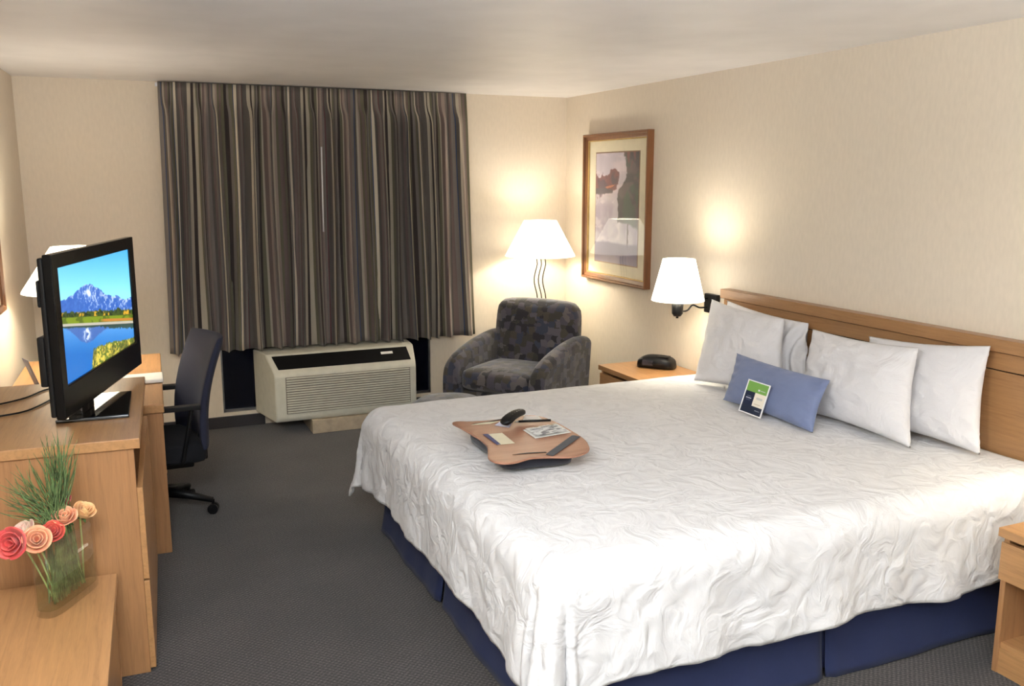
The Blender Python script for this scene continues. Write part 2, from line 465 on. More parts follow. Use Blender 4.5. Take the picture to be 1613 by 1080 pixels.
# control strip on the sloped facet
d = Vector((0, 6.42 - 6.30, .565 - .465)).normalized(); nrm = Vector((0, -d.z, d.y))
bm = B(); o0 = Vector((0, 6.30, .465))
def fac(x, s, h): p = o0 + d * s + nrm * h; return (x, p.y, p.z)
L2 = (Vector((0, 6.42, .565)) - o0).length
pts = [(.985, .018), (1.952, .018), (1.945, L2 - .014), (.955, L2 - .014)]
a = [bm.verts.new(fac(x, s, -.002)) for x, s in pts]; b = [bm.verts.new(fac(x, s, .003)) for x, s in pts]
bm.faces.new(a[::-1]); bm.faces.new(b)
for i in range(4): bm.faces.new([a[i], a[(i + 1) % 4], b[(i + 1) % 4], b[i]])
cp = obj('control_strip', bm, plain('black_panel', (9, 9, 10), .3, Specular_IOR_Level=.2), ac, world=True, label='glossy black control strip')
bm = B(); a = [bm.verts.new(fac(x, s, .0045)) for x, s in [(1.74, .085), (1.83, .085), (1.83, .108), (1.74, .108)]]; bm.faces.new(a)
obj('badge', bm, M['paper'], cp, world=True)
# louvres
bm = B()
for k in range(15):
    z = .165 + k * .0175
    box(bm, 1.03, 1.93, 6.275, 6.287, z, z + .0105)
obj('louvres', bm, M['ac'], ac, world=True, bev=.002)
bm = B(); box(bm, 1.025, 1.935, 6.2835, 6.286, .16, .425); obj('louvre_backing', bm, M['ac_dark'], ac, world=True)
bm = B(); box(bm, 1.20, 2.0, 6.27, 6.64, 0, .10); obj('support_base', bm, M['kick'], ac, world=True, bev=.004)

# ------------------------------------------------------------------ wavy lamp
def wavy_rods(t, base_z, top_z, dx, ax, r, amp, n=3, col='bronze'):
    dirx = Vector(ax).normalized()
    for k in range(n):
        off = (k - (n - 1) / 2) * dx
        pts = []
        for i in range(41):
            f = i / 40
            z = base_z + (top_z - base_z) * f
            w = amp * math.sin((top_z - z) / .30 * 2 * PI + .9) * (1 if f < .96 else (1 - f) / .04)
            pts.append(tuple(dirx * (off + w)) [:2] + (z,))
        bm = B(); tube(bm, pts, r, 8); obj('rod', bm, M[col], t, smooth=True)

def wavy_lamp(name, loc, base_z, top_z, zb, zt, rb, rt, label, cat, ax, power):
    t = thing(name, label, cat, loc)
    bm = B(); lathe(bm, [(.13, base_z), (.13, base_z + .012), (.11, base_z + .022), (.03, base_z + .03)], seg=40); obj('base', bm, M['bronze'], t, smooth=True)
    wavy_rods(t, base_z + .02, top_z, .033, ax, .0045, .013)
    bm = B(); lathe(bm, [(.06, top_z - .004), (.06, top_z + .004)], seg=24); lathe(bm, [(.016, top_z), (.016, top_z + .05)], seg=16); obj('socket', bm, M['bronze'], t, smooth=False)
    bm = B(); lathe(bm, [(rb, zb), (rb * .985, zb + .01), (rt + .006, zt - .008), (rt, zt)], seg=56, cap=False)
    sh = obj('shade', bm, M['shade'], t, smooth=True, solid=.003, label='glowing white cone shade')
    bm = B(); lathe(bm, [(.012, top_z + .05), (.03, top_z + .08), (.032, top_z + .11), (.015, top_z + .14)], seg=16); obj('bulb', bm, M['bulb'], t, smooth=True)
    L = bpy.data.lights.new(name + '_light', 'POINT'); L.energy = power; L.color = (1, .94, .82); L.shadow_soft_size = .05
    lo = bpy.data.objects.new(name + '_light', L); COL.objects.link(lo); lo.location = (0, 0, top_z + .17); lo.parent = t
    return t
LAMPX = Vector((.93, -.37, 0))
wavy_lamp('floor_lamp', (3.03, 6.35, 0), 0, 1.20, 1.205, 1.478, .272, .125, 'floor lamp with wavy bronze rods and glowing cone shade behind the armchair', 'lamp', LAMPX, 10)
wavy_lamp('table_lamp', (-.225, 5.50, .752), 0, .44, .435, .68, .262, .10, 'cone shaded lamp on the desk, mostly hidden behind the television', 'lamp', LAMPX, 10)

# ------------------------------------------------------------------ wall sconce
def sconce(yo, label, power):
    sc = thing('wall_sconce', label, 'wall lamp', (3.429, yo + 4.64, .98))
    bm = B(); box(bm, 3.395, 3.429, yo + 4.575, yo + 4.70, .965, 1.085); obj('wall_plate', bm, M['black'], sc, world=True, bev=.006)
    sx_, sy_ = 3.13, yo + 4.60
    for zz, s in ((1.055, 1), (1.0, -1)):
        pts = spline([(3.40, yo + 4.665, zz), (3.34, yo + 4.665, zz + .0), (3.29, yo + 4.67, zz + .018), (3.24, yo + 4.65, zz - .008), (3.20, yo + 4.64, zz + .012 * s), (3.155, yo + 4.61, zz + (.0 if s < 0 else -.02))], 6)
        bm = B(); tube(bm, pts, .0055, 8); obj('arm', bm, M['black_metal'], sc, smooth=True, world=True)
    bm = B(); lathe(bm, [(.022, .968), (.034, .985), (.036, 1.06), (.02, 1.075)], (sx_, sy_, 0), 28); lathe(bm, [(.008, .955), (.008, .968)], (sx_, sy_, 0), 14)
    obj('socket', bm, M['black'], sc, world=True, smooth=True)
    bm = B(); lathe(bm, [(.160, 1.066), (.158, 1.074), (.099, 1.31), (.097, 1.318)], (sx_, sy_, 0), 56, cap=False)
    obj('shade', bm, M['shade2'], sc, world=True, smooth=True, solid=.003, label='glowing white tapered shade')
    bm = B(); lathe(bm, [(.012, 1.08), (.028, 1.11), (.03, 1.14), (.012, 1.18)], (sx_, sy_, 0), 16); obj('bulb', bm, M['bulb'], sc, world=True, smooth=True)
    L = bpy.data.lights.new('sconce_light', 'POINT'); L.energy = power; L.color = (1, .95, .86); L.shadow_soft_size = .07
    lo = bpy.data.objects.new('sconce_light', L); COL.objects.link(lo); lo.parent = sc; lo.location = Vector((sx_, sy_, 1.215)) - sc.location
sconce(0, 'swing arm wall lamp with white tapered shade beside the headboard, above the clock radio', 8.5)
sconce(-2.66, 'unseen swing arm wall lamp added above the near nightstand', 3.5)  # unseen twin inferred from the bright near bed, added for the room light

# ------------------------------------------------------------------ framed pictures
def picture_frame(t, axis_x, s, y0, y1, z0, z1, bw, depth, mat):
    """frame on a wall of constant x; s=-1 faces -x, s=+1 faces +x. stepped moulding profile swept round the rectangle"""
    prof = [(0, 0), (0, depth), (.006, depth + .004), (bw * .35, depth + .002), (bw * .42, depth * .72), (bw * .8, depth * .62), (bw, depth * .5), (bw, 0)]
    bm = B(); rings = []
    for (cy, cz, dy, dz) in ((y0, z0, 1, 1), (y1, z0, -1, 1), (y1, z1, -1, -1), (y0, z1, 1, -1)):
        rings.append([bm.verts.new((axis_x + s * h, cy + dy * a, cz + dz * a)) for a, h in prof])
    n = len(prof)
    for k in range(4):
        A_, C_ = rings[k], rings[(k + 1) % 4]
        for i in range(n): bm.faces.new([A_[i], A_[(i + 1) % n], C_[(i + 1) % n], C_[i]])
    return obj('frame', bm, mat, t, world=True)

rngA = np.random.default_rng(5)
def vnoise(H, W, fy, fx, seed):
    r = np.random.default_rng(seed); g = r.random((int(fy) + 3, int(fx) + 3))
    y = np.linspace(0, fy, H); x = np.linspace(0, fx, W)
    yi = y.astype(int); xi = x.astype(int); ty = (y - yi); tx = (x - xi); ty = ty * ty * (3 - 2 * ty); tx = tx * tx * (3 - 2 * tx)
    a = g[yi][:, xi]; b = g[yi][:, xi + 1]; c = g[yi + 1][:, xi]; d_ = g[yi + 1][:, xi + 1]
    TX, TY = np.meshgrid(tx, ty)
    return (a * (1 - TX) + b * TX) * (1 - TY) + (c * (1 - TX) + d_ * TX) * TY
def fbm(H, W, fy, fx, seed, o=4):
    s = 0; a = 1; n = 0
    for k in range(o): s = s + a * vnoise(H, W, fy * 2 ** k, fx * 2 ** k, seed + k); n += a; a *= .55
    return s / n
def mix(a, b, k): return a * (1 - k[..., None]) + np.array(b, float) * k[..., None]
def sstep(a, b, x): t = np.clip((x - a) / (b - a), 0, 1); return t * t * (3 - 2 * t)

def art_landscape():
    H, W = 150, 84
    V, U = np.meshgrid(np.linspace(0, 1, H), np.linspace(0, 1, W), indexing='ij')
    n1 = fbm(H, W, 5, 4, 3); n2 = fbm(H, W, 9, 3, 11); n3 = fbm(H, W, 3, 9, 17)
    im = np.zeros((H, W, 3)) + np.array((196, 186, 200.))
    im = mix(im, (222, 206, 214), sstep(.4, .65, n2) * .7)
    # pale path / field in lower middle
    im = mix(im, (206, 202, 214), sstep(.36, .46, V) * .8)
    im = mix(im, (176, 164, 188), sstep(.35, .6, n1) * sstep(.4, .5, V) * .8)
    # dark red bushes spread over the upper left, a strip of warm light beneath them
    nb = fbm(H, W, 7, 5, 23, 4)
    m1 = np.exp(-((U - .22) / .26) ** 2 - ((V - .27) / .085) ** 2) + .75 * np.exp(-((U - .46) / .13) ** 2 - ((V - .19) / .07) ** 2)
    im = mix(im, (116, 62, 72), sstep(.42, .52, m1 + (nb - .5) * 1.5))
    im = mix(im, (74, 50, 72), sstep(.5, .6, m1 + (n3 - .5) * 1.8) * sstep(.45, .6, nb))
    im = mix(im, (206, 122, 98), sstep(.55, .8, np.exp(-((U - .34) / .17) ** 2 - ((V - .295 - .05 * (n1 - .5)) / .016) ** 2)))
    im = mix(im, (70, 60, 80), sstep(.5, .62, np.exp(-((U - .16) / .3) ** 2 - ((V - .345) / .035) ** 2) + (nb - .5) * .8))
    # tall dark tree on the right
    edge = .64 + .10 * np.sin(V * 6.5 + .6) - .16 * np.exp(-((V - .36) / .10) ** 2) + .28 * (nb - .5) + .3 * np.clip(V - .5, 0, 1)
    k = sstep(0, .035, U - edge) * (1 - sstep(.60, .66, V + .2 * (n2 - .5)))
    im = mix(im, (58, 58, 70), k); im = mix(im, (92, 78, 88), k * sstep(.48, .6, n2)); im = mix(im, (54, 82, 74), k * sstep(.5, .62, n1) * .8); im = mix(im, (120, 66, 74), k * sstep(.56, .66, n3) * (V < .45))
    im = mix(im, (104, 96, 132), sstep(.80, .83, V + .03 * (n1 - .5)) * .8)
    im = mix(im, (226, 218, 226), sstep(.55, .62, n2) * (V > .42) * (V < .8) * (U < .6) * .7)
    return im + (n3[..., None] - .5) * 22

pf = thing('framed_picture', 'tall framed landscape print under glass on the wall between armchair and wall lamp', 'picture', (XR, 5.87, 1.04))
PY0, PY1, PZ0, PZ1 = 5.385, 6.325, 1.03, 2.13
picture_frame(pf, XR - .001, -1, PY0, PY1, PZ0, PZ1, .05, .048, M['walnut'])
bm = B(); 
for a in ((PY0 + .047, PY1 - .047, PZ0 + .047, PZ0 + .055), (PY0 + .047, PY1 - .047, PZ1 - .055, PZ1 - .047), (PY0 + .047, PY0 + .055, PZ0 + .047, PZ1 - .047), (PY1 - .055, PY1 - .047, PZ0 + .047, PZ1 - .047)):
    box(bm, XR - .028, XR - .004, *a)
obj('inner_lip', bm, M['gold'], pf, world=True)
bm = B(); box(bm, XR - .014, XR - .002, PY0 + .04, PY1 - .04, PZ0 + .04, PZ1 - .04); obj('mat_board', bm, M['mat_board'], pf, world=True)
AM = attr_mat('print_ink', .6)
AY0, AY1, AZ0, AZ1 = 5.545, 6.165, 1.175, 1.985
bm = B(); box(bm, XR - .0155, XR - .0142, AY0 - .008, AY1 + .008, AZ0 - .008, AZ1 + .008); obj('mat_bevel', bm, M['walnut'], pf, world=True, label='dark line around the print')
loc = pf.location
picture_mesh(art_landscape(), (XR - .0165 - loc.x, AY1 - loc.y, AZ0 - loc.z), (XR - .0165 - loc.x, AY0 - loc.y, AZ0 - loc.z), (XR - .0165 - loc.x, AY1 - loc.y, AZ1 - loc.z), 'print', AM, pf)
bm = B(); bm.faces.new([bm.verts.new(p) for p in ((XR - .024, PY0 + .05, PZ0 + .05), (XR - .024, PY1 - .05, PZ0 + .05), (XR - .024, PY1 - .05, PZ1 - .05), (XR - .024, PY0 + .05, PZ1 - .05))])
obj('glass', bm, M['pglass'], pf, world=True)

# left wall picture (mostly outside the frame)
ang = -math.atan(SL)
pl = thing('framed_picture', 'reddish brown picture frame at the left edge, on the wall behind the television', 'picture', (xl(5.0), 5.0, 1.11), ang)
def lbox(bm, *a): return box(bm, *a)
bm = B(); rings = []
prof = [(0, 0), (0, .03), (.006, .034), (.022, .032), (.03, .024), (.034, .024), (.034, 0)]
for (cy, cz, dy, dz) in ((-.45, 0, 1, 1), (.44, 0, -1, 1), (.44, .84, -1, -1), (-.45, .84, 1, -1)):
    rings.append([bm.verts.new((.001 + h, cy + dy * a, cz + dz * a)) for a, h in prof])
for k in range(4):
    for i in range(len(prof)): bm.faces.new([rings[k][i], rings[k][(i + 1) % len(prof)], rings[(k + 1) % 4][(i + 1) % len(prof)], rings[(k + 1) % 4][i]])
obj('frame', bm, M['walnut'], pl)
bm = B(); box(bm, .002, .012, -.42, .41, .03, .81); obj('mat_board', bm, M['mat_board'], pl)
pic = mix(np.zeros((40, 40, 3)) + 150, (120, 130, 110), fbm(40, 40, 4, 4, 9)); pic = mix(pic, (190, 184, 170), sstep(.5, .6, fbm(40, 40, 3, 5, 19)))
picture_mesh(pic, (.0135, -.30, .15), (.0135, .29, .15), (.0135, -.30, .69), 'print', AM, pl)
bm = B(); bm.faces.new([bm.verts.new(p) for p in ((.02, -.42, .03), (.02, .41, .03), (.02, .41, .81), (.02, -.42, .81))]); obj('glass', bm, M['pglass'], pl)

# ------------------------------------------------------------------ headboard
hb = thing('headboard', 'long oak headboard with a thick top rail, fixed to the wall behind the pillows', 'headboard', (3.40, 3.3, 0))
HY0, HY1 = 2.16, 4.475
bm = B(); box(bm, 3.358, 3.428, HY0 - .01, HY1 + .012, 1.082, 1.138); obj('top_rail', bm, M['oak_head'], hb, world=True, bev=.004)
bm = B(); box(bm, 3.380, 3.428, HY0, HY1, 1.004, 1.077); obj('upper_panel', bm, M['oak_head'], hb, world=True, bev=.002)
bm = B(); box(bm, 3.380, 3.428, HY0, HY1, .30, .999); obj('main_panel', bm, M['oak_head'], hb, world=True, bev=.002)
bm = B(); box(bm, 3.389, 3.426, HY0 + .004, HY1 - .004, .995, 1.085); obj('groove', bm, M['black'], hb, world=True)

# ------------------------------------------------------------------ bed
bed = thing('bed', 'king bed base with mattress and navy skirt beneath the white coverlet', 'bed', (2.25, 3.33, 0))
bm = B(); box(bm, 1.26, 3.35, 2.40, 4.26, .05, .30); obj('box_spring', bm, M['mattress'], bed, world=True, bev=.03)
bm = B(); box(bm, 1.24, 3.35, 2.38, 4.30, .302, .60); obj('mattress', bm, M['mattress'], bed, world=True, bev=.06, bseg=4)
def skirt(p0, p1, nrm, seed, flare=.03, end0=0, end1=0):
    p0 = Vector(p0); p1 = Vector(p1); nrm = Vector(nrm)
    def f(u, v):
        z = .34 - (.34 - .006) * v
        w = (.004 * math.sin(u * 11 + seed) + .0015 * math.sin(u * 31 + seed * 2)) * v + flare * v * v
        pinch = .018 * v * (math.exp(-(u / .02) ** 2) * end0 + math.exp(-((1 - u) / .02) ** 2) * end1)
        p = p0 + (p1 - p0) * u + nrm * (w + pinch); return (p.x, p.y, z + .004 * math.sin(u * 7 + seed) * v * v)
    return grid(70, 12, f)
sk = [((1.19, 2.33), (1.19, 3.405), (-1, 0), 1, 0, -1), ((1.19, 3.425), (1.19, 4.305), (-1, 0), 2, -1, 0),
      ((1.20, 2.325), (2.25, 2.325), (0, -1), 3, 0, -1), ((2.27, 2.325), (3.33, 2.325), (0, -1), 4, -1, 0), ((1.2, 4.31), (3.33, 4.31), (0, 1), 5, 0, 0)]
for p0, p1, n_, sd, e0, e1 in sk:
    obj('skirt_panel', skirt((*p0, 0), (*p1, 0), (*n_, 0), sd, .035, e0, e1), M['skirt'], bed, world=True, smooth=True, solid=.004)
# inverted pleats behind the splits
for a in ((1.203, 1.207, 3.36, 3.47, .02, .33), (2.2, 2.32, 2.338, 2.342, .02, .33)): obj('skirt_pleat', box(B(), *a), M['skirt'], bed, world=True)

# coverlet
XE, YE0, YE1, ZT = 1.205, 2.355, 4.355, .645
RR, HH = .10, .445
def drape(a, b):
    """a: cloth distance from head (0) towards foot; b: cloth coordinate across"""
    la = 3.355 - XE; dl = a - la
    db = 0; sgn = 0
    if b < YE0: db = YE0 - b; sgn = -1
    elif b > YE1: db = b - YE1; sgn = 1
    da = max(0, dl)
    yb = min(max(b, YE0), YE1); x0 = 3.355 - min(a, la)
    d_ = math.hypot(da, db)
    nz = noise.noise(Vector((x0 * 1.6, yb * 1.6, 3))) * .008 + noise.noise(Vector((x0 * 4, yb * 4, 9))) * .004
    # a soft swell over the top
    cx = (x0 - XE) / la; cy = (yb - YE0) / (YE1 - YE0)
    swell = .007 * math.sin(PI * min(1, max(0, cy)))
    if d_ < 1e-6: return (x0, yb, ZT + nz + swell * min(1, cx * 6) * 1.0)
    ux, uy = -da / d_, sgn * db / d_
    phi = math.atan2(db, da)
    arc = RR * PI / 2
    corner = math.sin(2 * phi) if (da > 0 and db > 0) else 0
    if d_ < arc:
        th = d_ / RR; out = RR * math.sin(th); dr = RR * (1 - math.cos(th))
    else:
        out = RR; dr = RR + (d_ - arc)
    e = max(0, d_ - arc * .6); k = e / HH
    if corner:
        pk = math.exp(-((phi - PI / 4) / .34) ** 2)
        out += e * (.06 + .20 * pk) - e * .10 * math.exp(-((phi - PI / 4 - .48) / .14) ** 2) - e * .10 * math.exp(-((phi - PI / 4 + .48) / .14) ** 2)
        dr = dr - e * .10 * pk
        if sgn < 0: dr += .05 * k * (1 - math.sin(2 * phi))
        out += .02 * k * math.sin(phi * 14 + 1)
    else:
        s = yb if da > 0 else x0
        amp = .012 if da > 0 else .018
        w = amp * (math.sin(s * 10.5 + (1.3 if da > 0 else 4)) + .6 * math.sin(s * 23 + 2 + sgn)) * k ** 1.2
        # gathers near the corners
        dc = (min(abs(yb - YE0), abs(yb - YE1)) if da > 0 else abs(x0 - XE))
        w += .02 * math.exp(-dc / .18) * math.sin(dc * 26) * k
        out += w + .02 * k
        if (da > 0 and yb < 3) or (da == 0 and sgn < 0): dr += .05 * math.exp(-dc / .22) * k
    wr = noise.noise(Vector((a * 5, b * 5, 0))) * .010 + (.5 - abs(noise.noise(Vector((a * 11, b * 11, 4))))) * .010 + noise.noise(Vector((a * 24, b * 24, 6))) * .003
    out += wr
    return (x0 + ux * out, yb + uy * out, max(.012, ZT - dr + nz * max(0, 1 - d_ / .1) + .012 * k * math.sin((a + b) * 7)))
la = 3.355 - XE
def fd(u, v):
    a = u * (la + HH); b = YE0 - HH + v * (YE1 - YE0 + 2 * HH)
    # keep density near edges uniform
    return drape(a, b)
bm = grid(200, 220, fd)
cv = obj('coverlet', bm, M['duvet'], None, smooth=True, solid=.012)
tag(cv, 'white crinkled coverlet spread over the bed and hanging down its sides', 'bed cover')

# ------------------------------------------------------------------ pillows
def pillow(name, BL, BR, TR, TL, th, mat, label, cat='pillow', group=None, seed=0, nz=1, folds=0, front=(-1, 0, .25), fb=(1, 1)):
    BL, BR, TR, TL = map(Vector, (BL, BR, TR, TL))
    c = (BL + BR + TR + TL) / 4; c0 = Vector((c.x, c.y, min(BL.z, BR.z)))
    n = (BR - BL).cross(TL - BL).normalized()
    if n.dot(Vector(front)) < 0: n = -n
    t = thing(name, label, cat, c0, 0, group)
    NU, NV = 64, 48
    def base(u, v):
        # concave edges: pull edges inward away from the corners
        eu = .035 * math.sin(PI * u); ev = .035 * math.sin(PI * v)
        uu = u + (1 - 2 * u) * ev * (1 if True else 0) * abs(1 - 2 * u) ** 2
        vv = v + (1 - 2 * v) * eu * abs(1 - 2 * v) ** 2
        p = BL * (1 - uu) * (1 - vv) + BR * uu * (1 - vv) + TR * uu * vv + TL * (1 - uu) * vv
        return p
    def T(u, v):
        a = max(0, 1 - abs(2 * u - 1) ** 2.6); b = max(0, 1 - abs(2 * v - 1) ** 2.4)
        return th * (a * b) ** .55 * (1.12 - .24 * v)
    def mk(side):
        def f(u, v):
            p = base(u, v); h = T(u, v)
            w = noise.noise(Vector((u * 5 + seed * 3, v * 4, side * 2 + seed))) * .16 + noise.noise(Vector((u * 12, v * 9 + seed, side))) * .08 + (.5 - abs(noise.noise(Vector((u * 7 + v * 3, v * 14 + seed, side * 3))))) * .10
            w *= nz
            ed = 1 - min(1, min(u, 1 - u, v, 1 - v) / .12)
            pk = .0035 * math.sin(34 * (u if min(v, 1 - v) < min(u, 1 - u) else v) + seed) * ed * (1 - ed) * 4
            if folds:
                q = (u - .80) / .2
                pk += folds * .022 * math.sin(u * 46 + 5 * math.sin(v * 4)) * (1 if u > .76 else 0) * (1 - abs(2 * v - 1) ** 4)
            return tuple(p + n * side * (h * (fb[0] if side > 0 else fb[1]) * (1 + w) + (pk if side > 0 else 0) + .0015))
        return f
    bm = grid(NU, NV, mk(1)); b2 = grid(NU, NV, mk(-1))
    me = bpy.data.meshes.new('tmp'); b2.to_mesh(me); b2.free(); bm.from_mesh(me)
    # stitch borders
    bmesh.ops.remove_doubles(bm, verts=bm.verts, dist=.0045)
    obj('case', bm, mat, t, smooth=True, world=True)
    return t, n
G = 'white pillows against the headboard'
ZP = .668
pillow('pillow', (3.13, 4.19, ZP), (3.27, 3.56, ZP), (3.31, 3.655, 1.05), (3.31, 4.35, 1.085), .075, M['pillow'], 'crumpled white pillow behind the leftmost one, touching the headboard nearest the wall lamp', group=G, seed=3, folds=.8, fb=(.75, .8))
pillow('pillow', (2.965, 4.17, ZP), (3.11, 3.57, ZP), (3.205, 3.72, 1.07), (3.205, 4.36, 1.098), .075, M['pillow'], 'leftmost white pillow, in front beside the wall lamp', group=G, seed=1, fb=(1.15, .7))
pillow('pillow', (3.19, 3.10, ZP), (3.235, 2.515, ZP), (3.325, 2.585, 1.11), (3.325, 3.25, 1.045), .065, M['pillow'], 'rightmost white pillow, leaning on the headboard behind its neighbour', group=G, seed=5, fb=(1.0, .8))
pillow('pillow', (3.06, 3.43, ZP), (3.045, 2.70, ZP), (3.20, 2.84, 1.068), (3.20, 3.50, 1.05), .075, M['pillow'], 'white pillow in front on the right, its corner overlapping the rightmost pillow', group=G, seed=7, fb=(1.15, .7))
BBL, BBR, BTR, BTL = (2.835, 3.725, ZP), (2.825, 3.05, ZP), (2.96, 3.105, .888), (2.965, 3.795, .892)
pillow('accent_pillow', BBL, BBR, BTR, BTL, .055, M['blue_pillow'], 'small slate blue pillow lying in front of the white pillows', 'pillow', seed=9, nz=.4)

# card on the blue pillow
def card_img():
    H, W = 60, 38
    im = np.zeros((H, W, 3)) + 245
    im[2:20, 2:-2] = (124, 176, 84)
    im[13:16, 21:24] = 240; im[14:15, 25:33] = 220
    im[20:44, 2:18] = (24, 36, 66); im[20:44, 18:-2] = (240, 232, 216)
    im[28:29, 6:13] = (110, 120, 140); im[31:33, 5:14] = (190, 190, 205); im[35:36, 6:13] = (90, 100, 130)
    im[27:31, 22:32] = (206, 204, 196); im[39:40, 21:31] = (200, 184, 160)
    im[44:-2, 2:-2] = (26, 38, 62); im[50:51, 25:33] = (160, 168, 180)
    return im
def slab_from(pts, n, th):
    bm = B(); n = Vector(n); a = [bm.verts.new(Vector(p)) for p in pts]; b = [bm.verts.new(Vector(p) - n * th) for p in pts]
    bm.faces.new(a); bm.faces.new(b[::-1])
    for i in range(4): bm.faces.new([a[i], a[(i + 1) % 4], b[(i + 1) % 4], b[i]])
    return bm
c_bl, c_br, c_tr, c_tl = Vector((2.752, 3.490, .676)), Vector((2.750, 3.322, .676)), Vector((2.822, 3.372, .822)), Vector((2.822, 3.510, .825))
c_tr = c_br + (c_tl - c_bl)
cd = thing('printed_card', 'small green, white and navy card leaning against the blue pillow', 'card', c_bl)
nn_ = (c_br - c_bl).cross(c_tl - c_bl).normalized()
if nn_.x > 0: nn_ = -nn_
obj('card_stock', slab_from([c_bl, c_br, c_tr, c_tl], nn_, .0012), M['paper'], cd, world=True)
picture_mesh(card_img(), (c_bl - c_bl + nn_ * .0006), (c_br - c_bl + nn_ * .0006), (c_tl - c_bl + nn_ * .0006), 'printed_face', AM, cd)

# ------------------------------------------------------------------ lap desk and the things on it
LZ = .728
ld = thing('lap_desk', 'brown wave-edged lap desk with black cushion lying on the white coverlet', 'lap desk', (1.5, 3.33, .664))
out = [(1.316, 3.654), (1.347, 3.683), (1.413, 3.664), (1.529, 3.652), (1.66, 3.655), (1.722, 3.60), (1.742, 3.48), (1.742, 3.347), (1.735, 3.212), (1.712, 3.119), (1.672, 3.048), (1.589, 3.018), (1.501, 3.055), (1.428, 3.069), (1.345, 3.037), (1.286, 3.045), (1.266, 3.102), (1.292, 3.18), (1.328, 3.281), (1.338, 3.379), (1.333, 3.45), (1.326, 3.57)]
sp = spline([(x, y, 0) for x, y in out], 5, True)
def topz(x, y): return LZ + .012 * (((x - 1.5) / .22) ** 2) * .6 - .004
bm = B(); n = len(sp); cxy = Vector((1.5, 3.35, 0))
ringT = []; 
for k in range(9):
    f = k / 8
    ringT.append([bm.verts.new((cxy.x + (p.x - cxy.x) * f, cxy.y + (p.y - cxy.y) * f, topz(cxy.x + (p.x - cxy.x) * f, 0))) for p in sp] if k else [bm.verts.new((cxy.x, cxy.y, topz(cxy.x, 0)))])
for i in range(n): bm.faces.new([ringT[0][0], ringT[1][i], ringT[1][(i + 1) % n]])
for k in range(1, 8):
    for i in range(n): bm.faces.new([ringT[k][i], ringT[k + 1][i], ringT[k + 1][(i + 1) % n], ringT[k][(i + 1) % n]])
ext = bmesh.ops.extrude_face_region(bm, geom=bm.faces[:])
for v in [g for g in ext['geom'] if isinstance(g, bmesh.types.BMVert)]: v.co.z -= .008
obj('board', bm, M['lapwood'], ld, world=True, bev=.0025, angle=50)
cpts = spline([(1.37, 3.56, 0), (1.5, 3.59, 0), (1.64, 3.54, 0), (1.67, 3.35, 0), (1.645, 3.15, 0), (1.60, 3.085, 0), (1.48, 3.095, 0), (1.37, 3.105, 0), (1.335, 3.16, 0), (1.352, 3.30, 0), (1.352, 3.45, 0)], 5, True)
bm = B(); rings = []
for sc_, z in ((.90, .664), (.98, .672), (1.0, .688), (1.0, .702), (.97, .7155)):
    rings.append([bm.verts.new((1.5 + (p.x - 1.5) * sc_, 3.33 + (p.y - 3.33) * sc_, z)) for p in cpts])
for a, b in zip(rings, rings[1:]):
    for i in range(len(cpts)): bm.faces.new([a[i], a[(i + 1) % len(cpts)], b[(i + 1) % len(cpts)], b[i]])
bm.faces.new(rings[0][::-1]); bm.faces.new(rings[-1])
obj('cushion', bm, M['lapcush'], ld, world=True, smooth=True, label='black cushion under the board')
def decal(pts, h, th=.0012):
    bm = B(); a = [bm.verts.new((x, y, topz(x, y) + h)) for x, y in pts]; b = [bm.verts.new((x, y, topz(x, y) + h - th)) for x, y in pts]
    bm.faces.new(a); bm.faces.new(b[::-1])
    for i in range(len(pts)): bm.faces.new([a[i], a[(i + 1) % len(pts)], b[(i + 1) % len(pts)], b[i]])
    return bm
obj('strap', decal([(1.712, 3.262), (1.730, 3.225), (1.516, 3.05), (1.502, 3.085)], .0022), M['lapcush'], ld, world=True, label='black elastic strap across one corner')
obj('slot', decal([(1.376, 3.128), (1.44, 3.134), (1.515, 3.114), (1.515, 3.106), (1.44, 3.122)], .0018), M['black'], ld, world=True, label='dark narrow slot along the near edge')
obj('slot', decal([(1.397, 3.61), (1.47, 3.628), (1.545, 3.645), (1.548, 3.638), (1.48, 3.612)], .0018), M['black'], ld, world=True, label='dark narrow slot along the far edge')
# cards
def flatcard(name, pts, h, label, cat, mat=None, group=None):
    c = thing(name, label, cat, (pts[0][0], pts[0][1], topz(pts[0][0], 0) + .001), 0, group)
    obj('sheet', decal(pts, h), mat or M['paper'], c, world=True); return c
fc = flatcard('folded_card', [(1.376, 3.437), (1.462, 3.432), (1.45, 3.272), (1.372, 3.272)], .0022, 'cream card with a navy edge at the left of the lap desk', 'card', M['mat_board'])
obj('navy_edge', decal([(1.374, 3.437), (1.397, 3.436), (1.388, 3.272), (1.370, 3.272)], .0030, .0006), plain('navy_print', (44, 56, 110), .5), fc, world=True)
mp = thing('leaflet', 'grey and white printed leaflet at the right of the lap desk', 'leaflet', (1.557, 3.302, topz(1.64, 0) + .001))
obj('sheet', decal([(1.562, 3.438), (1.726, 3.430), (1.726, 3.300), (1.557, 3.300)], .0022), M['paper'], mp, world=True)
im = np.zeros((36, 44, 3)) + 205; nzz = fbm(36, 44, 12, 5, 31, 3); im = mix(im, (116, 116, 120), sstep(.48, .56, nzz)); im[:4] = (170, 150, 120); im = mix(im, (236, 236, 232), sstep(.5, .62, fbm(36, 44, 7, 6, 41)) * .8)
picture_mesh(im, (.010, .004, .006), (.162, .004, .012), (.012, .130, .006), 'print', AM, mp)
flatcard('folded_paper', [(1.535, 3.614), (1.575, 3.575), (1.522, 3.498), (1.480, 3.560)], .0022, 'white and lilac note paper under the left end of the remote control', 'paper', plain('lilac_paper', (214, 214, 236), .6))
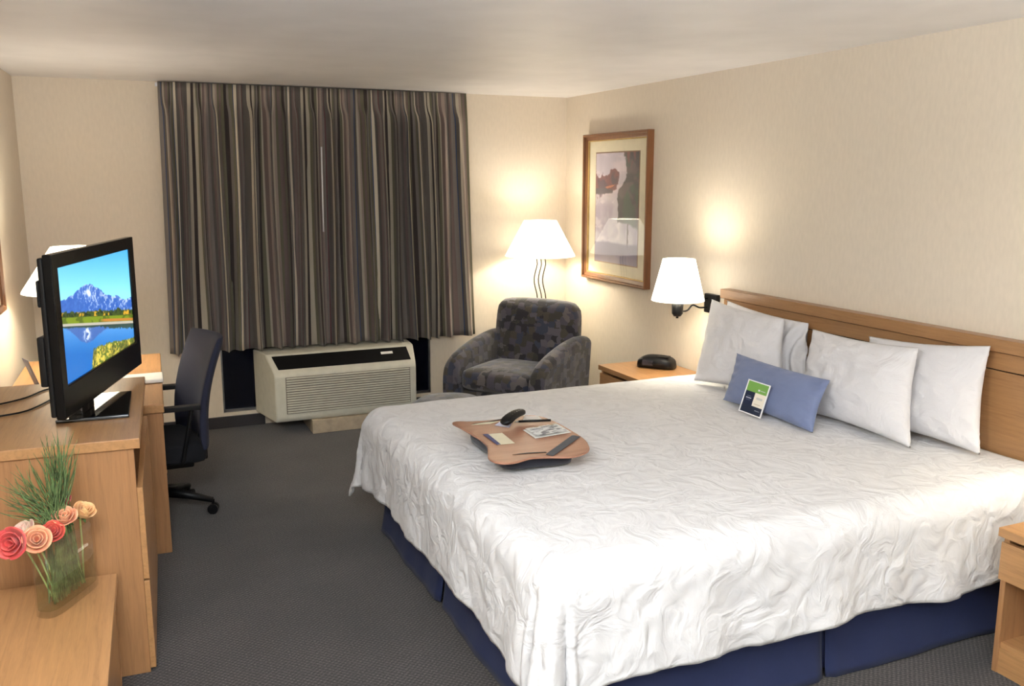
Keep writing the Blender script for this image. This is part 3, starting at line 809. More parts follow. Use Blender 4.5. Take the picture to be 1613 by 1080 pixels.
flatcard('clear_sleeve', [(1.66, 3.635), (1.712, 3.60), (1.705, 3.53), (1.62, 3.565)], .0022, 'pale sleeve of paper under the right end of the remote control', 'paper', plain('pale_sleeve', (206, 202, 200), .4))
flatcard('paper_strip', [(1.385, 3.60), (1.46, 3.618), (1.53, 3.612), (1.47, 3.590)], .0022, 'thin cream strip by the far edge of the lap desk', 'paper', M['mat_board'])
# pen
pn = thing('pen', 'slim black pen lying behind the remote control on the lap desk', 'pen', (1.60, 3.56, LZ + .006))
bm = B(); tube(bm, [(1.585, 3.535, LZ + .009), (1.715, 3.475, LZ + .016)], .0055, 10); obj('barrel', bm, M['black'], pn, world=True, smooth=True)
bm = B(); tube(bm, [(1.567, 3.543, LZ + .008), (1.585, 3.535, LZ + .009)], [.001, .0048], 10); obj('tip', bm, M['steel'], pn, world=True, smooth=True)
# remote: curved body
rm = thing('remote_control', 'black contoured remote control on top of the lap desk', 'remote control', (1.57, 3.56, LZ + .004))
r0, r1 = Vector((1.492, 3.49, LZ + .020)), Vector((1.640, 3.600, LZ + .034))
ax_ = (r1 - r0).normalized(); sd_ = ax_.cross(Vector((0, 0, 1))).normalized(); upv = sd_.cross(ax_)
bm = B(); rings = []
for i in range(15):
    f = i / 14; w = .027 * (1 - .35 * f) * (max(0, 1 - (2 * abs(f - .5)) ** 6)) ** .5 + .003; h = .014 * (max(0, 1 - (2 * abs(f - .5)) ** 6)) ** .5 + .002
    c = r0.lerp(r1, f) + Vector((0, 0, .012 * math.sin(PI * f)))
    rings.append([bm.verts.new(c + sd_ * w * math.copysign(abs(math.cos(q)) ** .8, math.cos(q)) + upv * h * math.copysign(abs(math.sin(q)) ** .8, math.sin(q))) for q in [2 * PI * k / 20 for k in range(20)]])
for a, b in zip(rings, rings[1:]):
    for i in range(20): bm.faces.new([a[i], a[(i + 1) % 20], b[(i + 1) % 20], b[i]])
bm.faces.new(rings[0][::-1]); bm.faces.new(rings[-1])
obj('body', bm, M['black'], rm, world=True, smooth=True)
for i in range(5):
    for j in (-1, 0, 1):
        f = .35 + i * .1; c = r0.lerp(r1, f) + Vector((0, 0, .012 * math.sin(PI * f))) + upv * .0138 + sd_ * j * .0105
        bm = B(); lathe(bm, [(.0032, -.002), (.0032, .0012)], tuple(c), 10); obj('button', bm, M['steel'] if (i + j) % 3 else M['paper'], rm, world=True, smooth=False)

# ------------------------------------------------------------------ nightstands
def nightstand(x0, y0, y1, label, drawer_knob=False):
    t = thing('nightstand', label, 'nightstand', ((x0 + 3.41) / 2, (y0 + y1) / 2, 0), 0)
    H = .56; xb = 3.412
    bm = B(); box(bm, x0 - .012, xb, y0, y1, H - .034, H); obj('top', bm, M['oak'], t, world=True, bev=.003)
    for ya in (y0 + .012, y1 - .034):
        bm = B(); box(bm, x0 + .008, xb, ya, ya + .022, 0, H - .034); obj('side_panel', bm, M['oak_z'], t, world=True, bev=.002)
    bm = B(); box(bm, xb - .012, xb, y0 + .034, y1 - .034, .05, H - .034); obj('back_panel', bm, M['oak_z'], t, world=True)
    bm = B(); box(bm, x0 + .016, xb - .012, y0 + .034, y1 - .034, .10, .122); obj('shelf', bm, M['oak'], t, world=True, bev=.001)
    bm = B(); box(bm, x0 + .012, x0 + .026, y0 + .034, y1 - .034, .0, .10); obj('plinth', bm, M['oak'], t, world=True, bev=.001)
    dr = B(); box(dr, x0 - .006, x0 + .014, y0 + .012, y1 - .012, H - .195, H - .052); d_ = obj('drawer', dr, M['oak'], t, world=True, bev=.002)
    bm = B(); box(bm, x0 + .014, xb - .03, y0 + .04, y1 - .04, H - .185, H - .07); obj('drawer_box', bm, M['oak'], d_, world=True)
    return t
nightstand(2.95, 4.60, 5.235, 'oak nightstand beyond the bed, carrying the clock radio')
nightstand(2.865, 1.50, 2.115, 'open oak nightstand with a drawer at the near right corner of the bed')

ck = thing('clock_radio', 'rounded black clock radio on the far nightstand', 'clock radio', (3.245, 4.99, .561), math.radians(-52))
bm = B(); rings = []
for i in range(25):
    f = i / 24 * 2 - 1; s = max(.0, 1 - abs(f) ** 3.2) ** .5
    x = f * .125; h = .030 + .052 * s; dpt = .035 + .045 * s
    ring = []
    for q in range(16):
        th = 2 * PI * q / 16; cx_ = math.copysign(abs(math.cos(th)) ** .6, math.cos(th)); sz_ = math.copysign(abs(math.sin(th)) ** .6, math.sin(th))
        ring.append(bm.verts.new((x, dpt * cx_, max(0, h / 2 + h / 2 * sz_))))
    rings.append(ring)
for a, b in zip(rings, rings[1:]):
    for i in range(16): bm.faces.new([a[i], a[(i + 1) % 16], b[(i + 1) % 16], b[i]])
bm.faces.new(rings[0][::-1]); bm.faces.new(rings[-1])
obj('body', bm, M['black'], ck, smooth=True)
bm = B(); box(bm, -.075, .0, -.0795, -.072, .022, .060); obj('display', bm, plain('smoked_display', (52, 50, 56), .15), ck, bev=.006, label='dark grey display window')
bm = B(); box(bm, .01, .09, -.045, .02, .0795, .083); obj('buttons', bm, M['black_metal'], ck, bev=.003)

# ------------------------------------------------------------------ armchair
arm = thing('armchair', 'tub armchair in dark grey patchwork fabric in the corner by the floor lamp', 'armchair', (2.655, 5.93, 0), math.radians(-54))
W2, D2 = .39, .37
def cushion(bm, x0, x1, y0, y1, z0, z1, r=.04, n=10, puff=.0, m=None):
    """rounded, slightly puffed box from a subdivided cube"""
    t = B(); bmesh.ops.create_cube(t, size=2); bmesh.ops.subdivide_edges(t, edges=t.edges[:], cuts=n, use_grid_fill=True)
    hx, hy, hz = (x1 - x0) / 2, (y1 - y0) / 2, (z1 - z0) / 2
    c = Vector(((x0 + x1) / 2, (y0 + y1) / 2, (z0 + z1) / 2))
    for v in t.verts:
        p = Vector((v.co.x * hx, v.co.y * hy, v.co.z * hz))
        q = Vector((max(-hx + r, min(hx - r, p.x)), max(-hy + r, min(hy - r, p.y)), max(-hz + r, min(hz - r, p.z))))
        d_ = p - q
        if d_.length > 1e-6: p = q + d_.normalized() * r
        k = (1 - v.co.x ** 2) * (1 - v.co.y ** 2) if abs(v.co.z) > .99 else ((1 - v.co.y ** 2) * (1 - v.co.z ** 2) if abs(v.co.x) > .99 else (1 - v.co.x ** 2) * (1 - v.co.z ** 2))
        ax = Vector((v.co.x if abs(v.co.x) > .99 else 0, v.co.y if abs(v.co.y) > .99 else 0, v.co.z if abs(v.co.z) > .99 else 0))
        if ax.length > 0: p += ax.normalized() * k * puff
        v.co = p + c
        if m is not None: v.co = m @ v.co
    me = bpy.data.meshes.new('t'); t.to_mesh(me); t.free(); bm.from_mesh(me); return bm
bm = cushion(B(), -W2 + .02, W2 - .02, -D2 + .05, D2 - .02, .07, .30, .03); obj('base', bm, M['chenille'], arm, smooth=True)
bm = cushion(B(), -.275, .275, -D2 + .0, D2 - .20, .30, .455, .05, 10, .018); obj('seat_cushion', bm, M['chenille'], arm, smooth=True)
m_ = Matrix.Translation((0, D2 - .12, .26)) @ Matrix.Rotation(math.radians(-7), 4, 'X')
bm = cushion(B(), -.335, .335, -.10, .10, 0, .632, .08, 12, .02, m_); obj('backrest', bm, M['chenille'], arm, smooth=True)
for s in (-1, 1):
    # arm: side profile high at the back sweeping down to the front, rounded top, slight outward lean
    pr = spline([(D2 + .0, .64, 0), (D2 - .12, .655, 0), (D2 - .35, .63, 0), (-D2 + .16, .575, 0), (-D2 + .04, .515, 0), (-D2 + .0, .43, 0), (-D2 + .0, .22, 0)], 5)
    bm = B(); cols = []
    for p in pr:
        y, zt = p.x, p.y
        ring = []
        for k in range(9):
            a = PI * k / 8; w = .062
            ring.append((math.cos(a) * w, math.sin(a) * .05))
        xs = [(-.062, -1)] + [(x, z) for x, z in ring][::-1] + [(.062, -1)]
        cc = s * (W2 - .065 + .03)
        cols.append([bm.verts.new((cc - s * 0 + x - s * .03 * (1 if z == -1 else 0), y if z != -1 else y, (zt - .05 + z) if z != -1 else .07)) for x, z in xs])
    for a, b in zip(cols, cols[1:]):
        m2 = len(a)
        for i in range(m2): bm.faces.new([a[i], a[(i + 1) % m2], b[(i + 1) % m2], b[i]])
    bm.faces.new(cols[0]); bm.faces.new(cols[-1][::-1])
    obj('arm', bm, M['chenille'], arm, smooth=False, bev=.02, bseg=3, angle=40)
for sx2 in (-1, 1):
    for sy2 in (-1, 1):
        bm = B(); lathe(bm, [(.018, 0), (.026, .075)], (sx2 * (W2 - .09), sy2 * (D2 - .09), 0), 14); obj('leg', bm, M['black'], arm, smooth=True)

ot = thing('ottoman', 'low round dark grey ottoman peeking out between the armchair and the bed', 'ottoman', (1.93, 5.42, 0))
bm = B(); lathe(bm, [(.22, .05), (.245, .07), (.25, .30), (.245, .345), (.20, .375), (.10, .385), (.02, .387)], seg=48); obj('cushion', bm, M['chenille'], ot, smooth=True)
for k in range(4):
    a = PI / 4 + k * PI / 2; bm = B(); lathe(bm, [(.018, 0), (.024, .055)], (.17 * math.cos(a), .17 * math.sin(a), 0), 12); obj('leg', bm, M['black'], ot, smooth=True)

# ------------------------------------------------------------------ dresser
AR = -math.radians(2.8)
dr = thing('dresser', 'oak chest of drawers under the television', 'dresser', (.029, 3.331, 0), AR)
DW, DL = .655, 1.075     # depth to the wall, length along it
bm = B(); box(bm, -DW, 0, 0, DL, .862, .90); obj('top', bm, M['oak'], dr, bev=.003)
for ya in (.012, DL - .034):
    bm = B(); box(bm, -DW + .01, -.022, ya, ya + .022, 0, .862); obj('side_panel', bm, M['oak_z'], dr, bev=.002)
bm = B(); box(bm, -DW + .01, -DW + .02, .034, DL - .034, .03, .86); obj('back_panel', bm, M['oak_z'], dr)
bm = B(); box(bm, -.10, -.06, .034, DL - .034, .72, .862); obj('recess_rail', bm, M['oak'], dr, label='set-back rail under the top')
for z0, z1 in ((.368, .715), (.018, .360)):
    d_ = obj('drawer', box(B(), -.022, -.002, .010, DL - .010, z0, z1), M['oak'], dr, bev=.002)
    bm = B(); box(bm, -DW + .05, -.022, .05, DL - .05, z0 + .02, z1 - .04); obj('drawer_box', bm, M['oak'], d_)

# ------------------------------------------------------------------ desk
dk = thing('desk', 'long oak writing desk along the left wall beyond the dresser', 'desk', (.156, 4.45, 0), -.036)
DKL = 1.36
bm = B(); box(bm, -.72, 0, 0, DKL, .708, .75); obj('top', bm, M['oak'], dk, bev=.004)
bm = B(); box(bm, -.69, -.008, .02, .045, 0, .708); obj('side_panel', bm, M['oak_z'], dk, bev=.002)
bm = B(); box(bm, -.69, -.008, DKL - .045, DKL - .02, 0, .708); obj('side_panel', bm, M['oak_z'], dk, bev=.002)
bm = B(); box(bm, -.69, -.67, .045, DKL - .045, .25, .708); obj('back_panel', bm, M['oak_z'], dk)
bm = B(); box(bm, -.10, -.08, .045, DKL - .045, .64, .708); obj('apron', bm, M['oak'], dk)
bm = B(); prism(bm, [(-.10, 4.93), (.180, 4.93), (.187, 5.12), (-.10, 5.12)], .7515, .772)
pp = tag(obj('folded_newspaper', bm, M['paper'], bev=.008, bseg=3), 'white folded paper lying across the desk behind the dresser', 'paper')
# tent card on the desk behind the television
tc = thing('tent_card', 'small grey card standing on the desk between television and wall', 'card', (-.40, 5.13, .752))
bm = B(); m_ = Matrix.Translation((-.42, 5.13, .751)) @ Matrix.Rotation(math.radians(20), 4, 'Z') @ Matrix.Rotation(math.radians(-18), 4, 'Y')
box(bm, -.001, .001, -.05, .05, 0, .15, m_); obj('front_leaf', bm, plain('grey_card', (112, 118, 140), .5), tc, world=True)
bm = B(); m_ = Matrix.Translation((-.33, 5.13, .751)) @ Matrix.Rotation(math.radians(20), 4, 'Z') @ Matrix.Rotation(math.radians(-14), 4, 'Y')
box(bm, -.001, .001, -.05, .05, 0, .145, m_); obj('back_leaf', bm, M['paper'], tc, world=True)

# ------------------------------------------------------------------ bench
bn = thing('luggage_bench', 'low oak luggage bench at the near left, holding the flower vase', 'bench', (-.078, 3.315, 0), AR + .012)
bm = B(); box(bm, -.60, 0, -1.15, 0, .385, .42); obj('top', bm, M['oak'], bn, bev=.003)
for ya in (-.035, -1.14):
    bm = B(); box(bm, -.58, -.012, ya, ya + .022, 0, .385); obj('side_panel', bm, M['oak_z'], bn, bev=.002)
bm = B(); box(bm, -.035, -.014, -1.118, -.035, .0, .385); obj('front_panel', bm, M['oak'], bn, bev=.002)
bm = B(); box(bm, -.58, -.56, -1.118, -.035, .0, .385); obj('back_panel', bm, M['oak'], bn)

# ------------------------------------------------------------------ television
tv = thing('television', 'black flat screen television showing a mountain lake, on the dresser', 'television', (-.206, 3.49, .90), math.atan2(.96, .28))
Z0 = .05; TW, THt = 1.003, .59
bm = B()
# bezel: outer frame with the screen opening (local x along the set, -y to the viewer)
sx0, sx1, sz0, sz1 = .058, .945, .155, .592 - .008
fr = [(0, 0.035), (.03, .0), (TW - .03, 0), (TW, .065), (TW, THt), (0, THt)]
def ringv(pts, y): return [bm.verts.new((x, y, Z0 + z)) for x, z in pts]
outer = [(0, .0), (TW - .02, .0), (TW, .05), (TW, THt), (0, THt)]
outer = [(0, 0), (TW, 0), (TW, THt), (0, THt)]
inner = [(sx0, sz0 - Z0), (sx1, sz0 - Z0), (sx1, .588 - Z0), (sx0, .588 - Z0)]
inner = [(.055, .115), (.945, .115), (.945, .538), (.055, .538)]
of, ob, inf, inb = ringv(outer, 0), ringv(outer, .032), ringv(inner, 0), ringv(inner, .012)
for i in range(4):
    j = (i + 1) % 4
    bm.faces.new([of[i], of[j], inf[j], inf[i]]); bm.faces.new([of[i], ob[i], ob[j], of[j]]); bm.faces.new([inf[i], inf[j], inb[j], inb[i]])
bm.faces.new(ob)
obj('bezel', bm, M['tv_black'], tv, bev=.005, bseg=3)
bm = B(); box(bm, .004, TW - .02, .032, .052, Z0 + .008, Z0 + THt - .012); box(bm, .008, TW - .10, .052, .078, .17, .35)
box(bm, .008, .2, .052, .064, .455, .55); box(bm, .25, TW - .25, .046, .10, .12, .48)
obj('rear_housing', bm, M['black'], tv, bev=.006)
def scenery():
    H, W = 190, 290
    V, U = np.meshgrid(np.linspace(0, 1, H), np.linspace(0, 1, W), indexing='ij')
    # the picture on the set is itself a skewed one: its shore line runs down to the right of the panel
    src = [(0, 0), (1, 0), (1, 1), (0, 1)]; dst = [(40, 205), (575, 75), (643, 765), (147, 1045)]
    A = []; b_ = []
    for (u, v), (x, y) in zip(src, dst):
        A.append([u, v, 1, 0, 0, 0, -x * u, -x * v]); b_.append(x); A.append([0, 0, 0, u, v, 1, -y * u, -y * v]); b_.append(y)
    h = np.linalg.solve(np.array(A, float), np.array(b_, float)); w = h[6] * U + h[7] * V + 1
    X = (h[0] * U + h[1] * V + h[2]) / w; Y = (h[3] * U + h[4] * V + h[5]) / w
    G = fbm(700, 700, 64, 80, 61, 4); G1 = fbm(700, 700, 18, 22, 51, 5)
    xi = np.clip(X / 700 * 699, 0, 699).astype(int); yi = np.clip(Y / 1100 * 699, 0, 699).astype(int)
    n2 = G[yi, xi]; n1 = G1[yi, xi]
    im = np.zeros((H, W, 3)); im[:] = np.array((70, 158, 224.)) + (np.array((134, 212, 240.)) - np.array((70, 158, 224.))) * np.clip((Y - 80) / 330, 0, 1)[..., None]
    xs = [30, 75, 110, 130, 150, 175, 200, 215, 230, 248, 265, 285, 300, 318, 330, 355, 380, 400, 420, 450, 480, 500, 510, 530, 545, 560, 580, 610, 660]
    ys = [480, 450, 432, 428, 408, 402, 372, 366, 345, 338, 322, 328, 324, 330, 345, 352, 368, 392, 405, 412, 424, 412, 418, 436, 442, 448, 444, 432, 440]
    sk = np.interp(X, xs, ys) + (n2 - .5) * 14; D = Y - sk
    rock = np.clip((n2 - .5) * 3.4 + (n1 - .5) * 1.6 + (75 - D) / 190 + np.exp(-((X - 300) / 90) ** 2) * .25, 0, 1)
    mt = mix(np.zeros((H, W, 3)) + np.array((48, 92, 172.)), (170, 186, 220), rock)
    sn = np.exp(-((X - 290 - (Y - 380) * .25) / 13) ** 2 - ((Y - 392) / 26) ** 2); mt = mix(mt, (240, 243, 250), np.clip(sn * 1.5, 0, 1))
    im = mix2(im, mt, sstep(0, 4, D))
    hl = 420 + np.abs(X - 160) ** 1.6 * .034 + 6 * n2; im = mix2(im, mix(np.zeros((H, W, 3)) + np.array((36, 78, 158.)), (66, 112, 188), n2), sstep(0, 5, Y - hl) * (X < 330))
    k = sstep(0, 6, Y - 524 - 30 * (n2 - .5) + 10 * np.exp(-((X - 380) / 14) ** 2) + 20 * np.exp(-((X - 515) / 16) ** 2)); im = mix(im, (58, 74, 30), k)
    im = mix(im, (26, 42, 26), k * sstep(.5, .56, n2)); im = mix(im, (200, 152, 40), k * sstep(.54, .62, n1 + .12 * np.exp(-((X - 330) / 60) ** 2)) * sstep(.4, .5, n2) * (Y < 562))
    k = sstep(562, 568, Y); im = mix(im, (112, 132, 30), k); im = mix(im, (78, 96, 26), k * sstep(.5, .58, n1))
    im = mix(im, (176, 116, 48), sstep(584, 588, Y - (X - 400) * .01) * sstep(370, 420, X) * (Y < 606))
    im = mix(im, (172, 166, 152), sstep(608, 611, Y))
    wz = Y > 628
    wat = np.array((80, 142, 204.)) + (np.array((28, 100, 176.)) - np.array((80, 142, 204.))) * np.clip((Y - 630) / 200, 0, 1)[..., None]
    im = np.where(wz[..., None], wat, im)
    rf = np.interp(X, [100, 150, 200, 240, 290, 340, 380, 430, 500, 560, 640], [632, 652, 690, 735, 758, 735, 690, 660, 650, 642, 640]) + (n2 - .5) * 16
    k = (1 - sstep(-6, 6, Y - rf)) * wz; im = mix(im, (64, 92, 156), k * .85)
    im = mix(im, (206, 216, 234), k * np.clip(np.exp(-((X - 290) / 22) ** 2 - ((Y - 690) / 45) ** 2) * sstep(.42, .55, n2) * 1.5, 0, 1))
    k = (1 - sstep(0, 5, Y - np.interp(X, [90, 400, 470, 640], [636, 640, 652, 660]) - 26 * (n2 - .45))) * wz; im = mix(im, (44, 62, 44), k * .85)
    e = np.interp(X, [320, 340, 380, 500, 560, 640], [1050, 800, 778, 748, 745, 728]) + (n2 - .5) * 40
    k = sstep(0, 8, Y - e) * sstep(325, 340, X + 20 * (n2 - .5)); g = mix(np.zeros((H, W, 3)) + np.array((92, 108, 44.)), (206, 184, 74), sstep(.42, .6, n2)); g = mix(g, (66, 72, 34), sstep(.5, .66, n1) * .6)
    return mix2(im, g, k)
def mix2(a, b, k): return a * (1 - k[..., None]) + b * k[..., None]
SCM = attr_mat('lit_screen', .25, emit=1.0)
so = picture_mesh(scenery(), (.055, .010, Z0 + .115), (.945, .010, Z0 + .115), (.055, .010, Z0 + .538), 'screen', SCM, tv)
so['label'] = 'lit screen picture of a mountain and lake'
# stand
m_ = Matrix.Rotation(-tv.rotation_euler.z, 4, 'Z')
def towc(x, y, z): return (m_ @ Vector((x + .206, y - 3.49, z - .90))).to_tuple()
bm = B(); pts = [(-.252, 3.652), (.002, 3.640), (.020, 4.06), (-.235, 4.072)]
vs0 = [bm.verts.new(towc(x, y, .9005)) for x, y in pts]; vs1 = [bm.verts.new(towc(x, y, .914)) for x, y in pts]
bm.faces.new(vs0[::-1]); bm.faces.new(vs1)
for i in range(4): bm.faces.new([vs0[i], vs0[(i + 1) % 4], vs1[(i + 1) % 4], vs1[i]])
obj('stand_base', bm, M['black_gloss'], tv, bev=.004)
bm = B(); box(bm, .22, .36, .015, .07, .012, Z0 + .08); obj('stand_neck', bm, M['black_gloss'], tv, bev=.006)

def cable(pts, label):
    bm = B(); tube(bm, spline(pts, 8), .0035, 8); tag(obj('cable', bm, M['black'], smooth=True), label, 'cable')
cable([(-.56, 3.80, .9045), (-.451, 3.848, .9045), (-.36, 3.905, .9045), (-.275, 4.10, .9045), (-.25, 4.22, .9045)], 'nearer of two black cables trailing across the dresser top')
cable([(-.56, 4.02, .9045), (-.472, 4.061, .9045), (-.387, 4.141, .9045), (-.324, 4.262, .9045), (-.26, 4.30, .9045)], 'farther of two black cables trailing across the dresser top')

# ------------------------------------------------------------------ office chair
oc = thing('office_chair', 'navy desk chair on castors pushed up to the desk', 'chair', (.13, 5.02, 0))
# backrest : curved shell facing the desk (-x)
def back(u, v):
    # u across (0 near, 1 far), v up
    z = .41 + .58 * v
    wid = .46 * (1 - .10 * v ** 2)
    y = 4.83 + (u) * wid + .23 - wid / 2 - .23 + .0
    y = 4.99 + (u - .5) * wid
    x = .352 - .02 * math.sin(PI * v * 1.1) + .10 * v ** 1.5 - .10 * (u - .5) + .0
    x += -.05 * (2 * u - 1) ** 2 * 1.0
    return x, y, z
bm = B(); NUb, NVb = 20, 16
F_ = [[None] * (NVb + 1) for _ in range(NUb + 1)]; R2 = [[None] * (NVb + 1) for _ in range(NUb + 1)]
for i in range(NUb + 1):
    for j in range(NVb + 1):
        u, v = i / NUb, j / NVb; x, y, z = back(u, v)
        th = .030 * (1 - (abs(2 * u - 1)) ** 6 * .5) * (1 - (abs(2 * v - 1)) ** 8 * .4)
        F_[i][j] = bm.verts.new((x - th, y, z)); R2[i][j] = bm.verts.new((x + th * .8, y, z))
for i in range(NUb):
    for j in range(NVb):
        bm.faces.new([F_[i][j], F_[i + 1][j], F_[i + 1][j + 1], F_[i][j + 1]]); bm.faces.new([R2[i][j], R2[i][j + 1], R2[i + 1][j + 1], R2[i + 1][j]])
for i in range(NUb):
    bm.faces.new([F_[i][0], R2[i][0], R2[i + 1][0], F_[i + 1][0]]); bm.faces.new([F_[i][NVb], F_[i + 1][NVb], R2[i + 1][NVb], R2[i][NVb]])
for j in range(NVb):
    bm.faces.new([F_[0][j], F_[0][j + 1], R2[0][j + 1], R2[0][j]]); bm.faces.new([F_[NUb][j], R2[NUb][j], R2[NUb][j + 1], F_[NUb][j + 1]])
obj('backrest', bm, M['navy_chair'], oc, smooth=True, world=True, bev=.012, bseg=3, angle=50)
bm = cushion(B(), -.12, .36, 4.77, 5.23, .335, .455, .035, 8, .008); obj('seat', bm, M['seat_black'], oc, smooth=True, world=True)
bm = B(); box(bm, .33, .375, 4.90, 5.10, .32, .50); obj('back_bracket', bm, M['black'], oc, world=True, bev=.01)
bm = B(); box(bm, -.02, .30, 4.85, 5.15, .30, .336); obj('seat_plate', bm, M['black'], oc, world=True, bev=.01)
for ya in (4.765, 5.235):
    bm = B(); za = .645 if ya < 5 else .66
    box(bm, .05, .34, ya - .025, ya + .025, za - .012, za + .012)
    tube(bm, [(.30, ya, za), (.27, ya, .5), (.24, ya, .36), (.20, 5.0, .32)], .012, 8)
    obj('armrest', bm, M['black'], oc, world=True, bev=.004)
bm = B(); lathe(bm, [(.03, .10), (.03, .22), (.02, .22), (.02, .31)], (.13, 5.02, 0), 20); obj('gas_column', bm, M['black_metal'], oc, world=True, smooth=False)
for k in range(5):
    a = math.radians(-17 + 72 * k); dx, dy = math.cos(a), math.sin(a)
    cx_, cy_ = .13 + dx * .27, 5.02 + dy * .27
    bm = B(); tube(bm, [(.13, 5.02, .135), (.13 + dx * .14, 5.02 + dy * .14, .11), (cx_, cy_, .075)], [.032, .024, .016], 8); lg = obj('base_leg', bm, M['black'], oc, world=True, smooth=True)
    bm = B()
    nd = Vector((-dy, dx, 0))
    for s in (-1, 1):
        c = Vector((cx_, cy_, .0285)) + nd * s * .014
        tube(bm, [c - nd * .009, c + nd * .009], .028, 18)
    tube(bm, [(cx_, cy_, .03), (cx_, cy_, .08)], .008, 8)
    obj('castor', bm, M['black'], lg, world=True, smooth=False)

# ------------------------------------------------------------------ vase and flowers
ux, uy = .505, .863; vx, vy = -.863, .505
VC = Vector((-.226, 3.150)); HL, HT = .135, .042
def vring(k, n=48):
    pts = []
    for i in range(n):
        a = 2 * PI * i / n; ca, sa = math.cos(a), math.sin(a)
        e = .38
        X = (HL - k) * math.copysign(abs(ca) ** e, ca); Y = (HT - k) * math.copysign(abs(sa) ** (e * 1.7), sa)
        pts.append((VC.x + X * ux + Y * vx, VC.y + X * uy + Y * vy))
    return pts
VZ = .4215; VH = .245
vs_ = thing('vase', 'clear oblong glass vase half filled with water on the bench', 'vase', (VC.x, VC.y, VZ))
bm = B(); lv = [(.004, 0, 1), (0, .004, 1), (0, VH, 1), (.004, VH, 1), (.004, .022, 1), (.012, .018, 1)]
rings = [[bm.verts.new((x, y, VZ + z)) for x, y in vring(k)] for k, z, _ in lv]
for a, b in zip(rings, rings[1:]):
    for i in range(48): bm.faces.new([a[i], a[(i + 1) % 48], b[(i + 1) % 48], b[i]])
bm.faces.new(rings[0][::-1]); bm.faces.new(rings[-1])
obj('glass_wall', bm, M['glass'], vs_, world=True, smooth=True)
bm = B(); rings = [[bm.verts.new((x, y, VZ + z)) for x, y in vring(k)] for k, z in ((.0125, .0185), (.0045, .0225), (.0045, .125))]
for a, b in zip(rings, rings[1:]):
    for i in range(48): bm.faces.new([a[i], a[(i + 1) % 48], b[(i + 1) % 48], b[i]])
bm.faces.new(rings[0][::-1]); bm.faces.new(rings[-1])
obj('water', bm, M['water'], vs_, world=True, smooth=False)
M['stem'] = plain('flower_stem', (158, 178, 112), .5)
M['leaf'] = plain('leaf_green', (64, 98, 52), .5)
def petal_mat(name, outer, inner):
    t = NT(name); t.set(outer, .55, Subsurface_Weight=.15, Sheen_Weight=.2)
    c = t.coord(); f = t.noise(c, 26, 2)
    t.l(t.ramp(f, [(.35, inner), (.65, outer)]), t.b.inputs['Base Color']); return t.m
def rose(c, r, axis, mats, label, seed, openness=1.0, foot=None):
    rr = random.Random(seed); c = Vector(c); axis = Vector(axis).normalized()
    t = thing('rose', label, 'flower', c)
    xax = axis.cross(Vector((0, 0, 1)));
    if xax.length < .1: xax = Vector((1, 0, 0))
    xax.normalize(); yax = axis.cross(xax)
    bm = B()
    layers = [(3, .28, .95, .10), (4, .48, 1.0, .16), (5, .70, .98, .26), (5, .92, .86, .42)]
    for li, (cnt, rad, hgt, fl) in enumerate(layers):
        for k in range(cnt):
            a0 = 2 * PI * k / cnt + li * .7 + rr.uniform(-.15, .15); wdt = 2 * PI / cnt * .78
            NU_, NV_ = 8, 8; V_ = []
            for i in range(NU_ + 1):
                row = []
                for j in range(NV_ + 1):
                    s = i / NU_ * 2 - 1; v = j / NV_
                    ang_ = a0 + s * wdt * (math.sin(PI * (.15 + .72 * v)) ** .6)
                    R_ = r * rad * (math.sin(min(1, v * 1.25) * PI / 2) ** .7) * (1 + .10 * li * openness * v)
                    R_ += r * fl * openness * max(0, v - .72) * 1.6
                    h = r * (-.95 + 1.75 * hgt * v - .22 * s * s * v) - r * .25 * openness * max(0, v - .8) * (li > 1) * 3
                    R_ *= 1 - .05 * (1 - s * s) * (li < 2)
                    row.append(bm.verts.new(c + xax * R_ * math.cos(ang_) + yax * R_ * math.sin(ang_) + axis * h))
                V_.append(row)
            for i in range(NU_):
                for j in range(NV_): bm.faces.new([V_[i][j], V_[i + 1][j], V_[i + 1][j + 1], V_[i][j + 1]])
    obj('blossom', bm, mats, t, world=True, smooth=True, solid=.0009)
    foot = Vector(foot); base = c - axis * r * .95
    bm = B(); tube(bm, spline([foot, foot.lerp(base, .5) + Vector((0, 0, .015)), base - axis * .012, base], 6), .0028, 8); obj('stem', bm, M['stem'], t, world=True, smooth=True)
    bm = B()
    for k in range(5):
        a = 2 * PI * k / 5; q = xax * math.cos(a) + yax * math.sin(a); sd2 = axis.cross(q)
        p0 = base; p1 = base + q * r * .62 + axis * r * .25; p2 = base + q * r * 1.05 + axis * r * .1
        a1 = bm.verts.new(p0 + sd2 * .002); a2 = bm.verts.new(p0 - sd2 * .002); b1 = bm.verts.new(p1 + sd2 * r * .2); b2 = bm.verts.new(p1 - sd2 * r * .2); c1 = bm.verts.new(p2)
        bm.faces.new([a1, a2, b2, b1]); bm.faces.new([b1, b2, c1])
    obj('sepals', bm, M['leaf'], t, world=True, solid=.0008)
    return t
PM = {'coral': petal_mat('coral_petals', (236, 96, 92), (214, 66, 70)), 'cream': petal_mat('cream_petals', (248, 226, 196), (238, 176, 160)),
      'peach': petal_mat('peach_petals', (250, 190, 146), (240, 150, 112)), 'red': petal_mat('red_petals', (238, 100, 80), (220, 70, 60)), 'yellow': petal_mat('apricot_petals', (252, 212, 146), (246, 176, 122)), 'pink': petal_mat('pink_petals', (240, 132, 130), (226, 96, 104))}
def ft(s, w=0): return (VC.x + ux * s + vx * w, VC.y + uy * s + vy * w, VZ + .028)
rose((-.358, 3.03, .690), .036, (-.35, -.75, .25), PM['coral'], 'large coral pink rose, leftmost in the vase', 1, 1.1, ft(-.06, .01))
